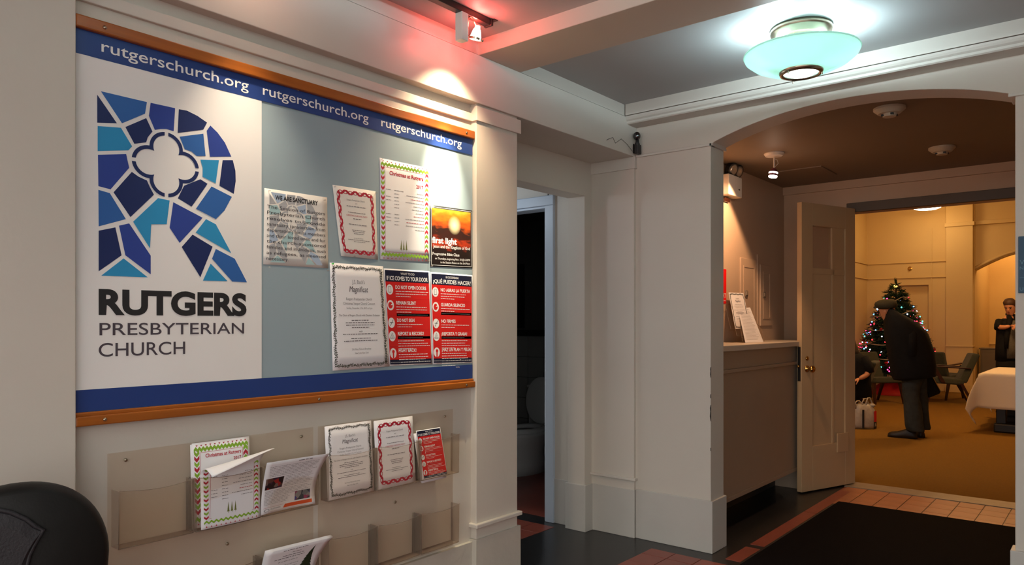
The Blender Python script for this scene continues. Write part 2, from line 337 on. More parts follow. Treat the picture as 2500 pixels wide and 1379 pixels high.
w2 = struct(MB().box(-5.4, 5.9, 0, -2.9, 6.0, 2.5).box(-5.4, 4.2, 0, -5.3, 6.0, 2.5).box(-3.05, 4.25, 0, -2.9, 6.0, 2.5).build('wall_restroom', DARKW), 'dark restroom wall with pale tiled lower half', 'wall')
for i in range(6):
    for j in range(6): bx('tile', RTILE, -5.25+i*.2+.002, 5.888, j*.21+.002, -5.25+(i+1)*.2-.002, 5.905, (j+1)*.21-.002, w2, 0.002)
bx('black_tile_band', BLKP, -5.3, 5.886, 1.265, -3.05, 5.905, 1.325, w2)
bx('picture_panel', BLKP, -4.95, 5.885, 1.34, -4.70, 5.905, 2.0, w2)
struct(bx('floor', REDT, -5.3, 4.22, -.1, -3.05, 5.9, 0.004), 'dark red restroom floor', 'floor')
# vestibule shell
wv = struct(bx('wall_vestibule', VPAINT, -2.60, 4.35, 0, -2.379, 6.98, 2.75), 'tan vestibule wall above the reception counter', 'wall')
wd = struct(MB().box(-2.6, YV, 0, -1.807, 6.98, 4.0).box(-1.81, YV, 2.36, 0.25, 6.98, 4.0).box(0.2, YV, 0, 4.0, 6.98, 4.0).build('wall_doorway', VPAINT, None, bevel=0.003), 'vestibule wall with the wide doorway to the lit room', 'wall')
MB().box(-1.83, YV-.02, 2.36, 0.25, YV+.02, 2.44).build('door_header', mat('dark_header', (0.10, 0.075, 0.055, 1), 0.5), wd, bevel=0.003)
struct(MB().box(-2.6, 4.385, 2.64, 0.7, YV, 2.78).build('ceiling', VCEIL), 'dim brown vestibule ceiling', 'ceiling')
bx('trim_2', VPAINT, -2.379, YV-.03, 2.57, 0.5, YV, 2.64)
struct(bpy.data.objects['trim_2'], 'plain dark crown strip at the vestibule ceiling', 'trim')
struct(bx('wall_vestibule_right', VPAINT, 0.5, 4.385, 0, 0.7, YV, 2.75), 'far side wall of the vestibule', 'wall')
# door leaf, hinged on the left jamb of the doorway
HX, HY = -1.795, 6.80; EX, EY = -2.032, 6.136
dv = Vector((EX-HX, EY-HY, 0)); DL = dv.length; dv.normalize(); dn = Vector((dv.y, -dv.x, 0))   # dn points to the hall side (+x)
if dn.x < 0: dn = -dn
def dpt(s, z, t): return Vector((HX, HY, 0))+dv*s+dn*t+Vector((0, 0, z))
def dbox(mb, s0, s1, z0, z1, t0, t1): return mb.hexa([dpt(s0, z0, t0), dpt(s1, z0, t0), dpt(s1, z0, t1), dpt(s0, z0, t1), dpt(s0, z1, t0), dpt(s1, z1, t0), dpt(s1, z1, t1), dpt(s0, z1, t1)])
dr = thing('door_1', 'tall cream paneled door standing open into the vestibule', 'door', (HX, HY, 0), kind='structure')
T = .046
dbox(MB(), 0, .135, .012, 2.385, 0, T).build('stile', DOORP, dr, bevel=.003)
lst = dbox(MB(), DL-.14, DL, .012, 2.385, 0, T).build('stile', DOORP, dr, bevel=.003)
dbox(MB(), .135, DL-.14, 2.20, 2.385, 0, T).build('top_rail', DOORP, dr, bevel=.003)
dbox(MB(), .135, DL-.14, .012, .38, 0, T).build('bottom_rail', DOORP, dr, bevel=.003)
dbox(MB(), .135, DL-.14, 1.80, 1.85, .004, T-.006).build('rail', DOORP, dr, bevel=.003)
dbox(MB(), .275, .305, .38, 2.20, .004, T-.006).build('muntin', DOORP, dr, bevel=.002)
dbox(MB(), .135, .275, 1.985, 2.005, .008, T-.012).build('muntin', DOORP, dr, bevel=.002)
dbox(MB(), .305, DL-.14, 1.85, 2.20, .02, .025).build('pane', GLASS, dr)
dbox(MB(), .135, .275, 2.005, 2.20, .01, .034).build('panel', DOORP, dr)
dbox(MB(), .135, .275, 1.85, 1.985, .01, .034).build('panel', DOORP, dr)
dbox(MB(), .135, .275, .38, 1.80, .01, .034).build('panel', DOORP, dr)
dbox(MB(), .305, DL-.14, .38, 1.80, .01, .034).build('panel', DOORP, dr)
dbox(MB(), .11, .255, .30, .46, T, T+.012).build('access_plate', DOORP, dr, bevel=.003)
dbox(MB(), DL-.0005, DL+.003, .92, 1.20, .010, .036).build('lock_plate', BLKP, lst)
kn = Matrix.Translation(dpt(DL-.065, 1.02, T)) @ dn.to_track_quat('Z', 'Y').to_matrix().to_4x4()
MB().lathe([(.001, 0), (.028, 0), (.028, .006), (.012, .012), (.010, .03), (.020, .036), (.028, .046), (.029, .058), (.020, .068), (.001, .071)], 20, kn).build('knob', BRASS, lst, smooth=True)
kn2 = Matrix.Translation(dpt(DL-.065, 1.105, T)) @ dn.to_track_quat('Z', 'Y').to_matrix().to_4x4()
MB().lathe([(.001, 0), (.018, 0), (.018, .006), (.010, .010), (.001, .012)], 16, kn2).build('keyhole_cover', BRASS, lst, smooth=True)
MB().sphere(dpt(DL+.012, 1.04, .023), .011, 10).build('latch_knob', BRASS, lst, smooth=True)

# ------------------------------------------------------------------ the lit room beyond
YW = 17.15
pw = struct(MB().box(-4.30, 6.98, 0, -4.185, YW+.1, 3.9).build('wall_parlor_left', PPAINT), 'golden side wall of the lit room', 'wall')
pk = struct(MB().box(-4.3, YW, 0, -3.72, YW+.3, 3.9).box(-3.01, YW, 0, -2.20, YW+.3, 3.9).box(-3.72, YW, 2.18, -3.01, YW+.3, 3.9).box(-3.8, YW+.12, 0, -2.9, YW+.3, 2.3).build('wall_parlor_back', PPAINT), 'golden back wall with a recessed panel behind the tree', 'wall')
for z in (2.325, 2.645): bx('picture_rail', PPAINT, -4.185, YW-.025, z, -2.673, YW+.01, z+.016, pk, .003); bx('picture_rail', PPAINT, -4.19, 7.0, z, -4.16, YW, z+.016, pw, .003)
bx('batten', PPAINT, -2.965, YW-.012, 0, -2.945, YW+.01, 3.34, pk, .003)
bx('pilaster', PPAINT, -2.673, YW-.16, 0, -2.21, YW+.01, 3.9, pk, .006)
bx('capital', PPAINT, -2.70, YW-.19, 3.32, -2.18, YW, 3.40, pk, .01)
bx('chair_rail', PPAINT, -2.68, YW-.18, .91, -2.20, YW, .945, pk, .006)
bx('skirting', PPAINT, -4.185, YW-.02, 0, -2.70, YW+.01, .16, pk, .004); bx('skirting', PPAINT, -2.685, YW-.18, 0, -2.19, YW, .16, pk, .004)
MB().lathe([(.001, 0), (.045, 0), (.045, .008), (.02, .012), (.02, .05), (.001, .05)], 14, Matrix.Translation((-3.355, YW, 2.525)) @ Matrix.Rotation(math.pi/2, 4, 'X')).build('sprinkler_stub', BRASS, pk)
# arched opening right of the pilaster
ar = [(-2.21, 3.9), (-2.21, 2.44)]+[(-2.21+1.9*t, 2.44+.34*math.sin(math.pi*t)) for t in [k/14 for k in range(1, 14)]]+[(-.31, 2.44), (-.31, 0), (4, 0), (4, 3.9)]
MB().prism(ar, xz, YW+.06, YW+.3).build('arch_wall', PPAINT, pk)
am = [(-2.21+1.9*t, 2.44+.34*math.sin(math.pi*t)) for t in [k/14 for k in range(0, 15)]]
MB().tube([Vector((a, YW+.05, b+.04)) for a, b in am], .03, 8).build('arch_moulding', PPAINT, pk, smooth=True)
bx('upper_band', PPAINT, -2.21, YW-.03, 3.34, 4.0, YW+.1, 3.42, pk, .01)
struct(MB().box(-2.9, 19.4, 0, 4, 19.5, 3.9).box(-2.3, YW+.3, 0, -2.21, 19.5, 3.9).build('wall_beyond', PPAINT), 'bright wall of the farther room seen through its arch', 'wall')
struct(bx('floor', CARPET, -2.3, YW+.15, -.1, 4, 19.5, .003), 'carpet of the farther room beyond its arch', 'carpet')
struct(MB().box(-4.3, 6.9, 3.85, 4.0, 19.5, 3.95).build('ceiling', PPAINT), 'ceiling of the lit room', 'ceiling')
struct(MB().box(3.9, 6.98, 0, 4.0, 19.5, 3.9).build('wall_parlor_right', PPAINT), 'opposite side wall of the lit room', 'wall')
bx('chair_rail', PPAINT, -2.21, 19.37, .91, 4, 19.4, .945, bpy.data.objects['wall_beyond'], .006)
def dome_light(x, y, z, label, e):
    t = thing('dome_light', label, 'ceiling light', (x, y, z), group='dome lights of the golden room')
    if z < 3.84: MB().lathe([(.03, 0), (.03, 3.85-z)], 12, Matrix.Translation((x, y, z))).build('stem', WPLAS, t)
    MB().lathe([(.27, 0), (.27, -.03), (.25, -.035), (.25, 0)], 28, Matrix.Translation((x, y, z)), False).build('rim', WPLAS, t, smooth=False)
    MB().lathe([(.25, -.03), (.235, -.06), (.17, -.085), (.08, -.097), (.005, -.10)], 28, Matrix.Translation((x, y, z))).build('diffuser', PDIFF, t, smooth=True)
    lampo('dome_bulb', 'POINT', (x, y, z-.35), e, (1.0, .56, .21), t, .22)
PDIFF = mat('lit_diffuser', (.9, .85, .75, 1), .5, emit=(1, .80, .55, 1), estr=9.0)
dome_light(-2.87, 16.2, 3.69, 'round glowing dome light over the Christmas tree corner', 12)
dome_light(-1.2, 11.8, 3.85, 'unseen dome light added over the table with the white cloth', 150)  # added lamp hidden by the door header, lights cloth and carpet
dome_light(-2.2, 8.8, 3.85, 'unseen dome light added just inside the doorway', 60)  # another added lamp out of sight, lights the near part of the room
dome_light(-1.2, 18.4, 3.85, 'unseen dome light added in the farther room beyond the arch', 60)  # added out of sight to light the farther wall

# unseen lamp added round the corner to brighten the restroom passage
pl = thing('passage_fill_light', 'unseen small ceiling lamp added to light the restroom passage', 'ceiling light', (-3.75, 3.45, 2.42))
MB().lathe([(.11, 0), (.11, -.02), (.09, -.06), (.04, -.08), (.003, -.082)], 24, Matrix.Translation((-3.75, 3.45, 2.42))).build('diffuser', mat('cool_diffuser', (.9, .92, .95, 1), .5, emit=(.75, .88, 1, 1), estr=2.0), pl, smooth=True)
lampo('passage_fill_bulb', 'POINT', (-3.75, 3.45, 2.28), 9.0, (.78, .89, 1.0), pl, .06)
# ------------------------------------------------------------------ hall light fixtures
BOWLM = bpy.data.materials.new('green_white_glass'); BOWLM.use_nodes = True
def _bowl():
    nt = BOWLM.node_tree; nt.nodes.clear(); o = nt.nodes.new('ShaderNodeOutputMaterial'); a = nt.nodes.new('ShaderNodeAddShader'); mx = nt.nodes.new('ShaderNodeMixShader')
    t = nt.nodes.new('ShaderNodeBsdfTranslucent'); t.inputs[0].default_value = (.32, .47, .41, 1); g = nt.nodes.new('ShaderNodeBsdfPrincipled'); g.inputs['Base Color'].default_value = (.6, .78, .74, 1); g.inputs['Roughness'].default_value = .15
    e = nt.nodes.new('ShaderNodeEmission'); e.inputs[0].default_value = (.56, .90, .78, 1); e.inputs[1].default_value = .30
    mx.inputs[0].default_value = .25
    nt.links.new(t.outputs[0], mx.inputs[1]); nt.links.new(g.outputs[0], mx.inputs[2]); nt.links.new(mx.outputs[0], a.inputs[0]); nt.links.new(e.outputs[0], a.inputs[1]); nt.links.new(a.outputs[0], o.inputs[0])
_bowl(); MATS['green_white_glass'] = BOWLM
LENS = mat('lit_lens', (.9, .95, .95, 1), .4, emit=(.9, 1, 1, 1), estr=5.0)
BULB = mat('lit_bulb', (.9, .95, .95, 1), .4, emit=(.85, .97, 1, 1), estr=12.0)
def bowl_light(x, y, label, e, full=True):
    t = thing('bowl_light', label, 'ceiling light', (x, y, ZC), group='bowl lights of the hall')
    M = Matrix.Translation((x, y, ZC))
    MB().lathe([(.001, 0), (.135, 0), (.140, -.012), (.136, -.026), (.124, -.034), (.118, -.046), (.10, -.05), (.001, -.05)], 40, M).build('canopy', STEEL, t, smooth=True)
    for k in range(3):
        a = k*2.094+.5; MB().tube([(x+.085*math.cos(a), y+.085*math.sin(a), ZC-.03), (x+.085*math.cos(a), y+.085*math.sin(a), ZC-.20)], .004, 6).build('hanger_rod', STEEL, t)
    MB().lathe([(.256, -.118), (.249, -.135), (.215, -.163), (.165, -.186), (.12, -.199), (.09, -.204)], 48, M, False).build('glass_bowl', BOWLM, t, smooth=True, solid=.005)
    MB().tube([(x+.256*math.cos(a), y+.256*math.sin(a), ZC-.118) for a in [2*math.pi*k/48 for k in range(48)]], .004, 6, True).build('bowl_rim', BOWLM, t, smooth=True)
    MB().lathe([(.078, -.198), (.097, -.198), (.099, -.206), (.094, -.218), (.082, -.220), (.078, -.214)], 40, M, False).build('ring', STEEL, t, smooth=True)
    for k in range(3):
        a = k*2.094+.2; MB().tube([(x+.092*math.cos(a), y+.092*math.sin(a), ZC-.212), (x+.092*math.cos(a), y+.092*math.sin(a), ZC-.230)], .003, 6).build('finial', STEEL, t)
    MB().lathe([(.080, -.208), (.06, -.218), (.03, -.224), (.002, -.226)], 32, M).build('lens', LENS, t, smooth=True)
    for dx, dy in ((-.10, -.07), (.11, .05)):
        MB().sphere((x+dx, y+dy, ZC-.135), .022, 10).build('bulb', BULB, t, smooth=True)
        lampo('bowl_bulb', 'POINT', (x+dx, y+dy, ZC-.112), e, (.72, .93, 1.0), t, .026)
    return t
bowl_light(-1.15, 3.53, 'pale green glass bowl light hung under the ceiling before the arch', 15)
bowl_light(-1.15, 1.2, 'unseen glass bowl light added as fill nearer the hall entrance', 20)  # out of view, added as fill for the hall walls
bowl_light(1.4, 1.2, 'unseen glass bowl light added as fill on the far side of the hall', 20)  # second added fill bowl, also out of view
# track with spot lamp
tr = thing('track_rail', 'black lighting track fixed to the ceiling along the bulletin board wall', 'lighting track', (-2.222, 1.2, ZC))
MB().box(-2.240, -.2, ZC-.03, -2.204, 2.515, ZC).build('rail', TRACKB, tr, bevel=.002)
MB().box(-2.245, 2.515, ZC-.032, -2.199, 2.530, ZC).build('end_cap', TRACKB, tr, bevel=.002)
MB().box(-2.252, 2.528, ZC-.004, -2.192, 2.552, ZC).build('mounting_plate', TRACKB, tr)
HOT = mat('hot_reflector', (.9, .5, .45, 1), .3, emit=(1, .62, .55, 1), estr=9.0)
HOTW = mat('hot_lamp_face', (.9, .85, .75, 1), .3, emit=(1, .88, .68, 1), estr=30.0)
def spot_head(c, d, t, r=.026, h=.058):
    M = Matrix.Translation(c) @ Vector(d).to_track_quat('-Z', 'Y').to_matrix().to_4x4()
    MB().lathe([(.008, .035), (.011, .034), (.012, .022), (.016, .018), (.020, .004), (r, -.020), (r+.001, -.024)], 24, M, False).build('reflector', HOT, t, smooth=True, solid=.001)
    MB().lathe([(r-.002, -.020), (.001, -.018)], 24, M).build('lamp_face', HOTW, t)
    MB().lathe([(r+.001, -.016), (r+.004, -.016), (r+.004, -.026), (r+.001, -.026)], 24, M, False).build('clamp_ring', STEEL, t)
    return M
SY = 2.345
tl = thing('track_spotlight', 'white track spotlight with a glowing bell lamp above the bulletin board', 'spotlight', (-2.222, SY, ZC-.03))
MB().box(-2.243, SY-.021, ZC-.150, -2.201, SY+.021, ZC-.028).build('transformer_box', WPLAS, tl, bevel=.003)
lc = Vector((-2.215, 2.432, 2.692)); ld = Vector((-.095, .012, -.30)).normalized()
spot_head(lc, ld, tl)
MB().tube([(-2.215, SY+.015, 2.665), (-2.215, SY+.03, 2.70), (-2.215, SY+.035, 2.745), (-2.215, SY+.05, 2.757), (-2.215, SY+.065, 2.748), (-2.214, 2.425, 2.728)], .0028, 6).build('curved_arm', STEEL, tl, smooth=True)
MB().tube([(-2.215, SY+.02, 2.662), (-2.215, SY+.052, 2.672), (-2.215, 2.410, 2.676)], .002, 6).build('cable', STEEL, tl, smooth=True)
MB().sphere((-2.212, 2.468, 2.672), .007, 8).build('thumb_screw', STEEL, tl, smooth=True)
lampo('spot_beam', 'SPOT', lc+ld*.03, 200, (1, .86, .62), tl, .010, math.radians(32), 1.0, target=lc+ld)
lampo('spot_spill', 'SPOT', lc+ld*.03, 52, (1, .76, .48), tl, .012, math.radians(100), 1.0, target=lc+ld)
lampo('spot_back_glow', 'POINT', lc+Vector((0, .0, .045)), 3.7, (1, .06, .045), tl, .012)
# one more lamp farther along the same track, beyond the picture
for yy in (1.32,):
    t2 = thing('track_spotlight', 'white track spotlight nearer the hall entrance', 'spotlight', (-2.222, yy, ZC-.03))
    MB().box(-2.243, yy-.021, ZC-.150, -2.201, yy+.021, ZC-.028).build('transformer_box', WPLAS, t2, bevel=.003)
    c2 = Vector((-2.215, yy+.087, 2.692)); spot_head(c2, Vector((-.12, 0, -.30)).normalized(), t2)
    MB().tube([(-2.215, yy+.015, 2.665), (-2.215, yy+.035, 2.745), (-2.215, yy+.065, 2.748), (-2.214, yy+.08, 2.728)], .0028, 6).build('curved_arm', STEEL, t2, smooth=True)
    lampo('spot_beam', 'SPOT', c2+Vector((-.01, 0, -.03)), 42, (1, .80, .58), t2, .03, math.radians(64), 1.0, target=c2+Vector((-.06, 0.02, -.5)))
    lampo('spot_back_glow', 'POINT', c2+Vector((0, 0, .045)), 1.5, (1, .42, .28), t2, .012)
# chrome ball device clamped in the corner of the beam
cd = thing('clip_device', 'small dark chrome ball-headed device clamped in the beam corner', 'device', (-2.385, 4.155, 2.49))
MB().sphere((-2.385, 4.150, 2.598), .024, 16, (1, 1, 1.15)).build('ball_head', CHROME, cd, smooth=True)
MB().lathe([(.012, 0), (.014, .02), (.018, .03), (.012, .045), (.010, .07)], 12, Matrix.Translation((-2.385, 4.155, 2.515))).build('neck', BLKP, cd, smooth=True)
MB().box(-2.400, 4.140, 2.484, -2.372, 4.185, 2.545).build('clamp_body', BLKP, cd, bevel=.004)
MB().box(-2.412, 4.145, 2.490, -2.406, 4.165, 2.552).build('clamp_lever', CHROME, cd, bevel=.002)
MB().tube([(-2.406, 4.13, 2.50), (-2.410, 4.07, 2.535), (-2.410, 4.0, 2.555), (-2.410, 3.93, 2.515), (-2.410, 3.90, 2.545), (-2.410, 3.86, 2.53), (-2.411, 3.83, 2.515)], .0013, 5).build('thin_wire', BLKP, cd, smooth=True)
# blue sign on the right pier
sg = thing('wall_sign', 'teal blue sign with faint white lettering on the right pier', 'sign', (-.25, 4.192, 1.67))
bx('plate', mat('sign_teal', S(30, 72, 98), .45, var=.15, scale=12), -.362, 4.188, 1.538, -.12, 4.2, 1.805, sg, .002)
ss = Sheet(.24, .267, lambda x, y, l=0: Vector((-.362+x, 4.188-l, 1.538+y)))
PALEB = mat('sign_pale_lettering', S(90, 130, 150), .5)
ss.text('lettering', PALEB, 'WI', .006, .135, .03); ss.text('lettering', PALEB, 'NV', .006, .11, .022); ss.rect('lettering', PALEB, .006, .072, .2, .0735); ss.text('lettering', PALEB, 'UR', .006, .012, .022)
ss.build(sg)
# black rubber mat
mt = thing('floor_mat', 'large black rubber-backed mat lying through the archway', 'mat', (-.6, 4.6, 0))
MB().box(-1.672, 3.0, .003, .25, 6.01, .013).build('pile', MATR, mt, bevel=.003)
# ------------------------------------------------------------------ bulletin board
XB = -2.452
board = thing('bulletin_board', 'long wall bulletin board with blue-gray field and oak rails', 'bulletin board', (XB, 1.77, 1.08))
bx('field', BOARD, XW-.002, .872, 1.10, XB, 2.664, 2.32, board)
MB().box(XW-.002, .872, 2.299, XB+.020, 2.662, 2.338).build('top_rail', OAK, board, bevel=.004)
MB().box(XW-.002, .872, 1.082, XB+.020, 2.664, 1.112).box(XW-.002, .872, 1.110, XB+.010, 2.664, 1.124).build('bottom_rail', OAK, board, bevel=.004)
for y, z, x in ((.955, 2.318, XB+.020), (2.60, 2.318, XB+.020), (.955, 1.098, XB+.020), (2.60, 1.097, XB+.020), (1.75, 1.097, XB+.020)):
    MB().lathe([(.006, 0), (.005, .003), (.001, .004)], 10, Matrix.Translation((x, y, z)) @ Matrix.Rotation(math.pi/2, 4, 'Y')).build('screw', STEEL, board, smooth=True)
# blue strips
def strip(name, label, z0, z1):
    r = thing(name, label, 'banner', (XB, 1.77, z0)); MB().grid(lambda a, b: Vector((XB+.0035+.0003*math.sin(a*60)*(1-b), .876+a*1.785, z0+(z1-z0)*b)), 90, 2).build('strip', BBLUE, r, smooth=True); return r
bs = strip('web_banner', 'long blue banner strip along the board top printed with a web address', 2.222, 2.2985)
sh = Sheet(1.785, .0765, lambda x, y, l=0: Vector((XB+.0042+l*.5, .876+x, 2.222+y)))
for y0, y1, zz in ((.951, 1.454, 0), (1.512, 2.010, 0), (2.080, 2.582, 0)): sh.text('banner_word', INKW, 'rutgerschurch.org', y0-.876, .0245, .052, width=y1-y0, bold=.006, lift=1, res=5)
sh.build(bs)
b2 = strip('blue_strip', 'plain blue paper strip along the board bottom', 1.1250, 1.193)
# logo banner
def lg(pts, o=(0, 0), s=2.7586): return [atx(o[0]+a/s, o[1]+b/s, XB+.004) for a, b in pts]
R1 = lambda *p: lg(p); R2 = lambda *p: lg(p, (180, 480), 2.377)
def c2(a, b): return ((180+a/2.377)*2.7586, (480+b/2.377)*2.7586)
LOGO = [('n', R1((655, 637), (788, 830), (655, 826))), ('m', R1((680, 614), (990, 687), (977, 765), (822, 830))),
 ('b', R1((1015, 692), (1180, 728), (1170, 883), (1120, 868), (1080, 868), (1043, 874), (1003, 780))), ('n', R1((1205, 735), (1260, 745), (1330, 780), (1395, 825), (1370, 872), (1197, 895))),
 ('n', R1((985, 795), (1027, 885), (995, 925), (985, 958), (905, 968), (845, 855))), ('c', R1((658, 848), (815, 860), (890, 985), (865, 1012), (658, 1017))),
 ('b', R1((1417, 845), (1465, 892), (1515, 960), (1558, 1054), (1415, 1055), (1393, 880))), ('m', R1((1210, 920), (1370, 900), (1385, 1050), (1325, 1050), (1290, 1020), (1245, 1005))),
 ('c', R1((1350, 1075), (1475, 1078), (1453, 1235), (1365, 1190), (1366, 1130))), ('n', R1((1500, 1078), (1568, 1078), (1586, 1150), (1588, 1220), (1575, 1305), (1478, 1250))),
 ('b', R1((660, 1042), (850, 1037), (870, 1130), (745, 1275), (663, 1253))), ('n', R1((888, 1157), (935, 1190), (990, 1215), (1010, 1260), (1037, 1310), (879, 1461), (765, 1295))),
 ('m', R1((663, 1278), (740, 1300), (848, 1475), (665, 1524))), ('n', R1((1350, 1207), (1398, 1237), (1291, 1391), (1198, 1335), (1240, 1250))),
 ('m', R1((1425, 1255), (1562, 1325), (1512, 1417), (1454, 1475), (1320, 1405))), ('c', R2((490, 8), (557, 22), (540, 160), (450, 160), (443, 300), (345, 145))),
 ('b', R2((578, 32), (748, 122), (615, 268), (557, 180))), ('c', R2((768, 130), (825, 160), (915, 328), (708, 208))), ('n', R2((690, 220), (806, 290), (735, 467), (627, 292))),
 ('m', R2((825, 303), (935, 360), (1006, 497), (920, 492), (803, 360))), ('c', R2((795, 388), (893, 490), (750, 487))), ('n', R2((145, 197), (242, 178), (278, 340), (145, 433))),
 ('b', R2((263, 168), (322, 155), (447, 342), (447, 450), (300, 340))), ('c', R2((290, 358), (430, 468), (160, 458)))]
qx = [R1((887, 1070))[0], R1((1340, 1140))[0], R1((1120, 890))[0], R1((1120, 1327))[0]]
QC = ((qx[0][0]+qx[1][0])/2, (qx[2][1]+qx[3][1])/2); QW = (qx[1][0]-qx[0][0])/2; QH = (qx[2][1]-qx[3][1])/2
def quatrefoil():
    out = []; o, ri, ro = .503, .387, .497
    def arc(r, cu, g):
        pts = []
        a0 = math.atan2(cu-o, cu); a1 = math.pi/2-g/r
        for k in range(11): a = a1+(a0-a1)*k/10; pts.append((r*math.cos(a), o+r*math.sin(a)))
        return pts
    def cusp(r): return (2*o+math.sqrt(max(0, 4*o*o-8*(o*o-r*r))))/4
    for q in range(4):
        A1 = arc(ro, cusp(ro), .055); A2 = [(b, a) for a, b in A1[::-1]]; B1 = arc(ri, cusp(ri) if 4*o*o-8*(o*o-ri*ri) > 0 else .36, .055); B2 = [(b, a) for a, b in B1[::-1]]
        O = A1+A2; I = B1+B2; rot = lambda p: (p[0]*math.cos(q*math.pi/2)-p[1]*math.sin(q*math.pi/2), p[0]*math.sin(q*math.pi/2)+p[1]*math.cos(q*math.pi/2))
        O = [rot(p) for p in O]; I = [rot(p) for p in I]
        for k in range(len(O)-1): out.append([(QC[0]+QW*p[0], QC[1]+QH*p[1]) for p in (O[k], O[k+1], I[k+1], I[k])])
    return out
QUAT = quatrefoil()
ban = thing('logo_banner', 'large white paper banner with a blue stained-glass letter R logo', 'banner', (XB, 1.19, 1.19))
def banx(y, z): return XB+.0028+.0004*math.sin(y*31+z*3)*math.sin(z*6)+.0016*math.exp(-((y-.905)/.012)**2)
MB().grid(lambda a, b: Vector((banx(.876+a*.632, 1.193+b*1.029), .876+a*.632, 1.193+b*1.029)), 40, 30).build('sheet', BANW, ban, smooth=True); bsheet = bpy.data.objects[ban.children[-1].name]
lm = {'n': NAVY, 'm': LBL2, 'b': LBL1, 'c': LCY}
sb = Sheet(1, 1, lambda y, z, l=0: Vector((XB+.0034+l*.7, y, z)))
sb.sheet = bsheet
for c, p in LOGO: sb.poly('logo_piece', lm[c], p)
for p in QUAT: sb.poly('logo_quatrefoil', NAVY, p, 2)
def btext(body, m, u0, v0, u1, v1, bold):   # lettering between two photographed corners
    y0, z0 = atx(u0, v1, XB+.004); y1, z1 = atx(u1, v1, XB+.004); zt = atx(u0, v0, XB+.004)[1]
    sb.text('banner_word', m, body, y0, (z0+z1)/2, (zt-z0)/.73, width=y1-y0, bold=bold, lift=1, res=6)
btext('RUTGERS', INK, 241, 706, 602, 767, .042); btext('PRESBYTERIAN', INKG, 243, 784, 596, 816, .004); btext('CHURCH', INKG, 241, 832, 452, 867, .004)
sb.build(ban)

def poster(name, label, cat, px, w, h, x=XB+.0015, m=PAPER, bulge=.0, nx=8):
    c = [atx(u, v, XB) for u, v in px]; fm = board_map(x, *c, w, h, bulge); r = thing(name, label, cat, (x, c[3][0], c[3][1]))
    so = MB().grid(lambda a, b: fm(a*w, b*h, 0), nx, nx).build('sheet', m, r, smooth=True, solid=.0003)
    s = Sheet(w, h, lambda px_, py_, l=0: fm(px_, py_, l+.0003)); s.sheet = so; return r, s
rr = random.Random(3)
# sanctuary statement
SOFT = mat('ink_soft_black', S(58, 56, 60), .6)
r, s = poster('statement_sheet', 'statement sheet headed WE ARE SANCTUARY over a faded logo', 'poster', ((645, 459), (798, 482), (801, 655), (642, 645)), 280, 284, m=WARMP)
ly0, ly1, lz0, lz1 = .940, 1.449, 1.546, 2.12
fx = lambda y: 22+(y-ly0)/(ly1-ly0)*232; fy = lambda z: 10+(z-lz0)/(lz1-lz0)*262
fm_ = {'n': FN, 'm': FB, 'b': FN, 'c': FC}
for c, p in LOGO: s.poly('faded_logo', fm_[c], [(fx(a), fy(b)) for a, b in p])
for p in QUAT: s.poly('faded_logo', FN, [(fx(a), fy(b)) for a, b in p])
s.text('lettering', INK, 'WE ARE SANCTUARY', 140, 247, 24, 'c', 190, .03)
for k, ln in enumerate(('The Session of Rutgers', 'Presbyterian Church', 'resolves to provide', 'sanctuary (protection from', 'deportation) for its members', 'and their loved ones and for', 'the church-sponsored', 'families and individuals, such', 'as refugees, as deemed', 'necessary.')):
    s.text('lettering', SOFT, ln, 12, 211-k*21.5, 18, 'l', 256 if k < 9 else 92, 0, lift=3)
s.build(r)
# caroling notice with ribbon border
def ribbon(s, w, h, inset, amp, cols=(INKR, INKW), n=None, lift=1):
    per = [(inset, inset), (w-inset, inset), (w-inset, h-inset), (inset, h-inset)]
    for e in range(4):
        a = Vector(per[e]); b = Vector(per[(e+1) % 4]); L = (b-a).length; nn = max(3, round(L/26)); d = (b-a)/L; q = Vector((-d.y, d.x)); steps = nn*8
        for st in range(2):
            for k in range(steps):
                t0 = k/steps; t1 = (k+1)/steps; f = lambda t, o: a+d*(t*L)+q*(amp*math.sin(math.pi*nn*t+o)); wd = lambda t: (2.8 if st == 0 else 1.0)+(3.4 if st == 0 else 1.0)*abs(math.cos(math.pi*nn*t))
                o = 0 if st == 0 else math.pi
                p0, p1 = f(t0, o), f(t1, o); s.poly('ribbon_border', cols[0], [tuple(p0-q*wd(t0)), tuple(p1-q*wd(t1)), tuple(p1+q*wd(t1)), tuple(p0+q*wd(t0))], lift)
def carol(s):
    ribbon(s, 216, 279, 22, 6)
    s.text('lettering', INKL, 'Rutgers Presbyterian Church', 108, 226, 9.5, 'c', 92); s.text('lettering', INKL, 'and', 108, 214, 8, 'c'); s.text('lettering', INKL, 'The Upbeat Church of New York', 108, 202, 9.5, 'c', 100) if 0 else s.bars('small_print', INKL, 58, 160, 202, 5, rr)
    s.bars('small_print', INKG, 62, 155, 178, 3.5, rr); s.text('red_lettering', INKR, 'CHRISTMAS CAROLING PARTY', 108, 164, 9, 'c', 112); s.bars('small_print', INKG, 86, 130, 153, 4.5, rr)
    s.bars('small_print', INKL, 60, 158, 130, 5, rr)
    for k in range(3): s.bars('small_print', INKG, 74+k*4, 146-k*4, 108-k*7, 3.5, rr)
    s.bars('small_print', INKL, 80, 132, 76, 3, rr); s.bars('small_print', INKG, 48, 172, 69, 3, rr); s.bars('small_print', INKG, 78, 142, 62, 3, rr)
r, s = poster('caroling_notice', 'tilted caroling notice with a red twisted ribbon border pinned to the board', 'poster', ((811, 451), (916, 467), (922, 634), (832, 625)), 216, 279, bulge=.004, m=WARMP); carol(s); s.build(r)
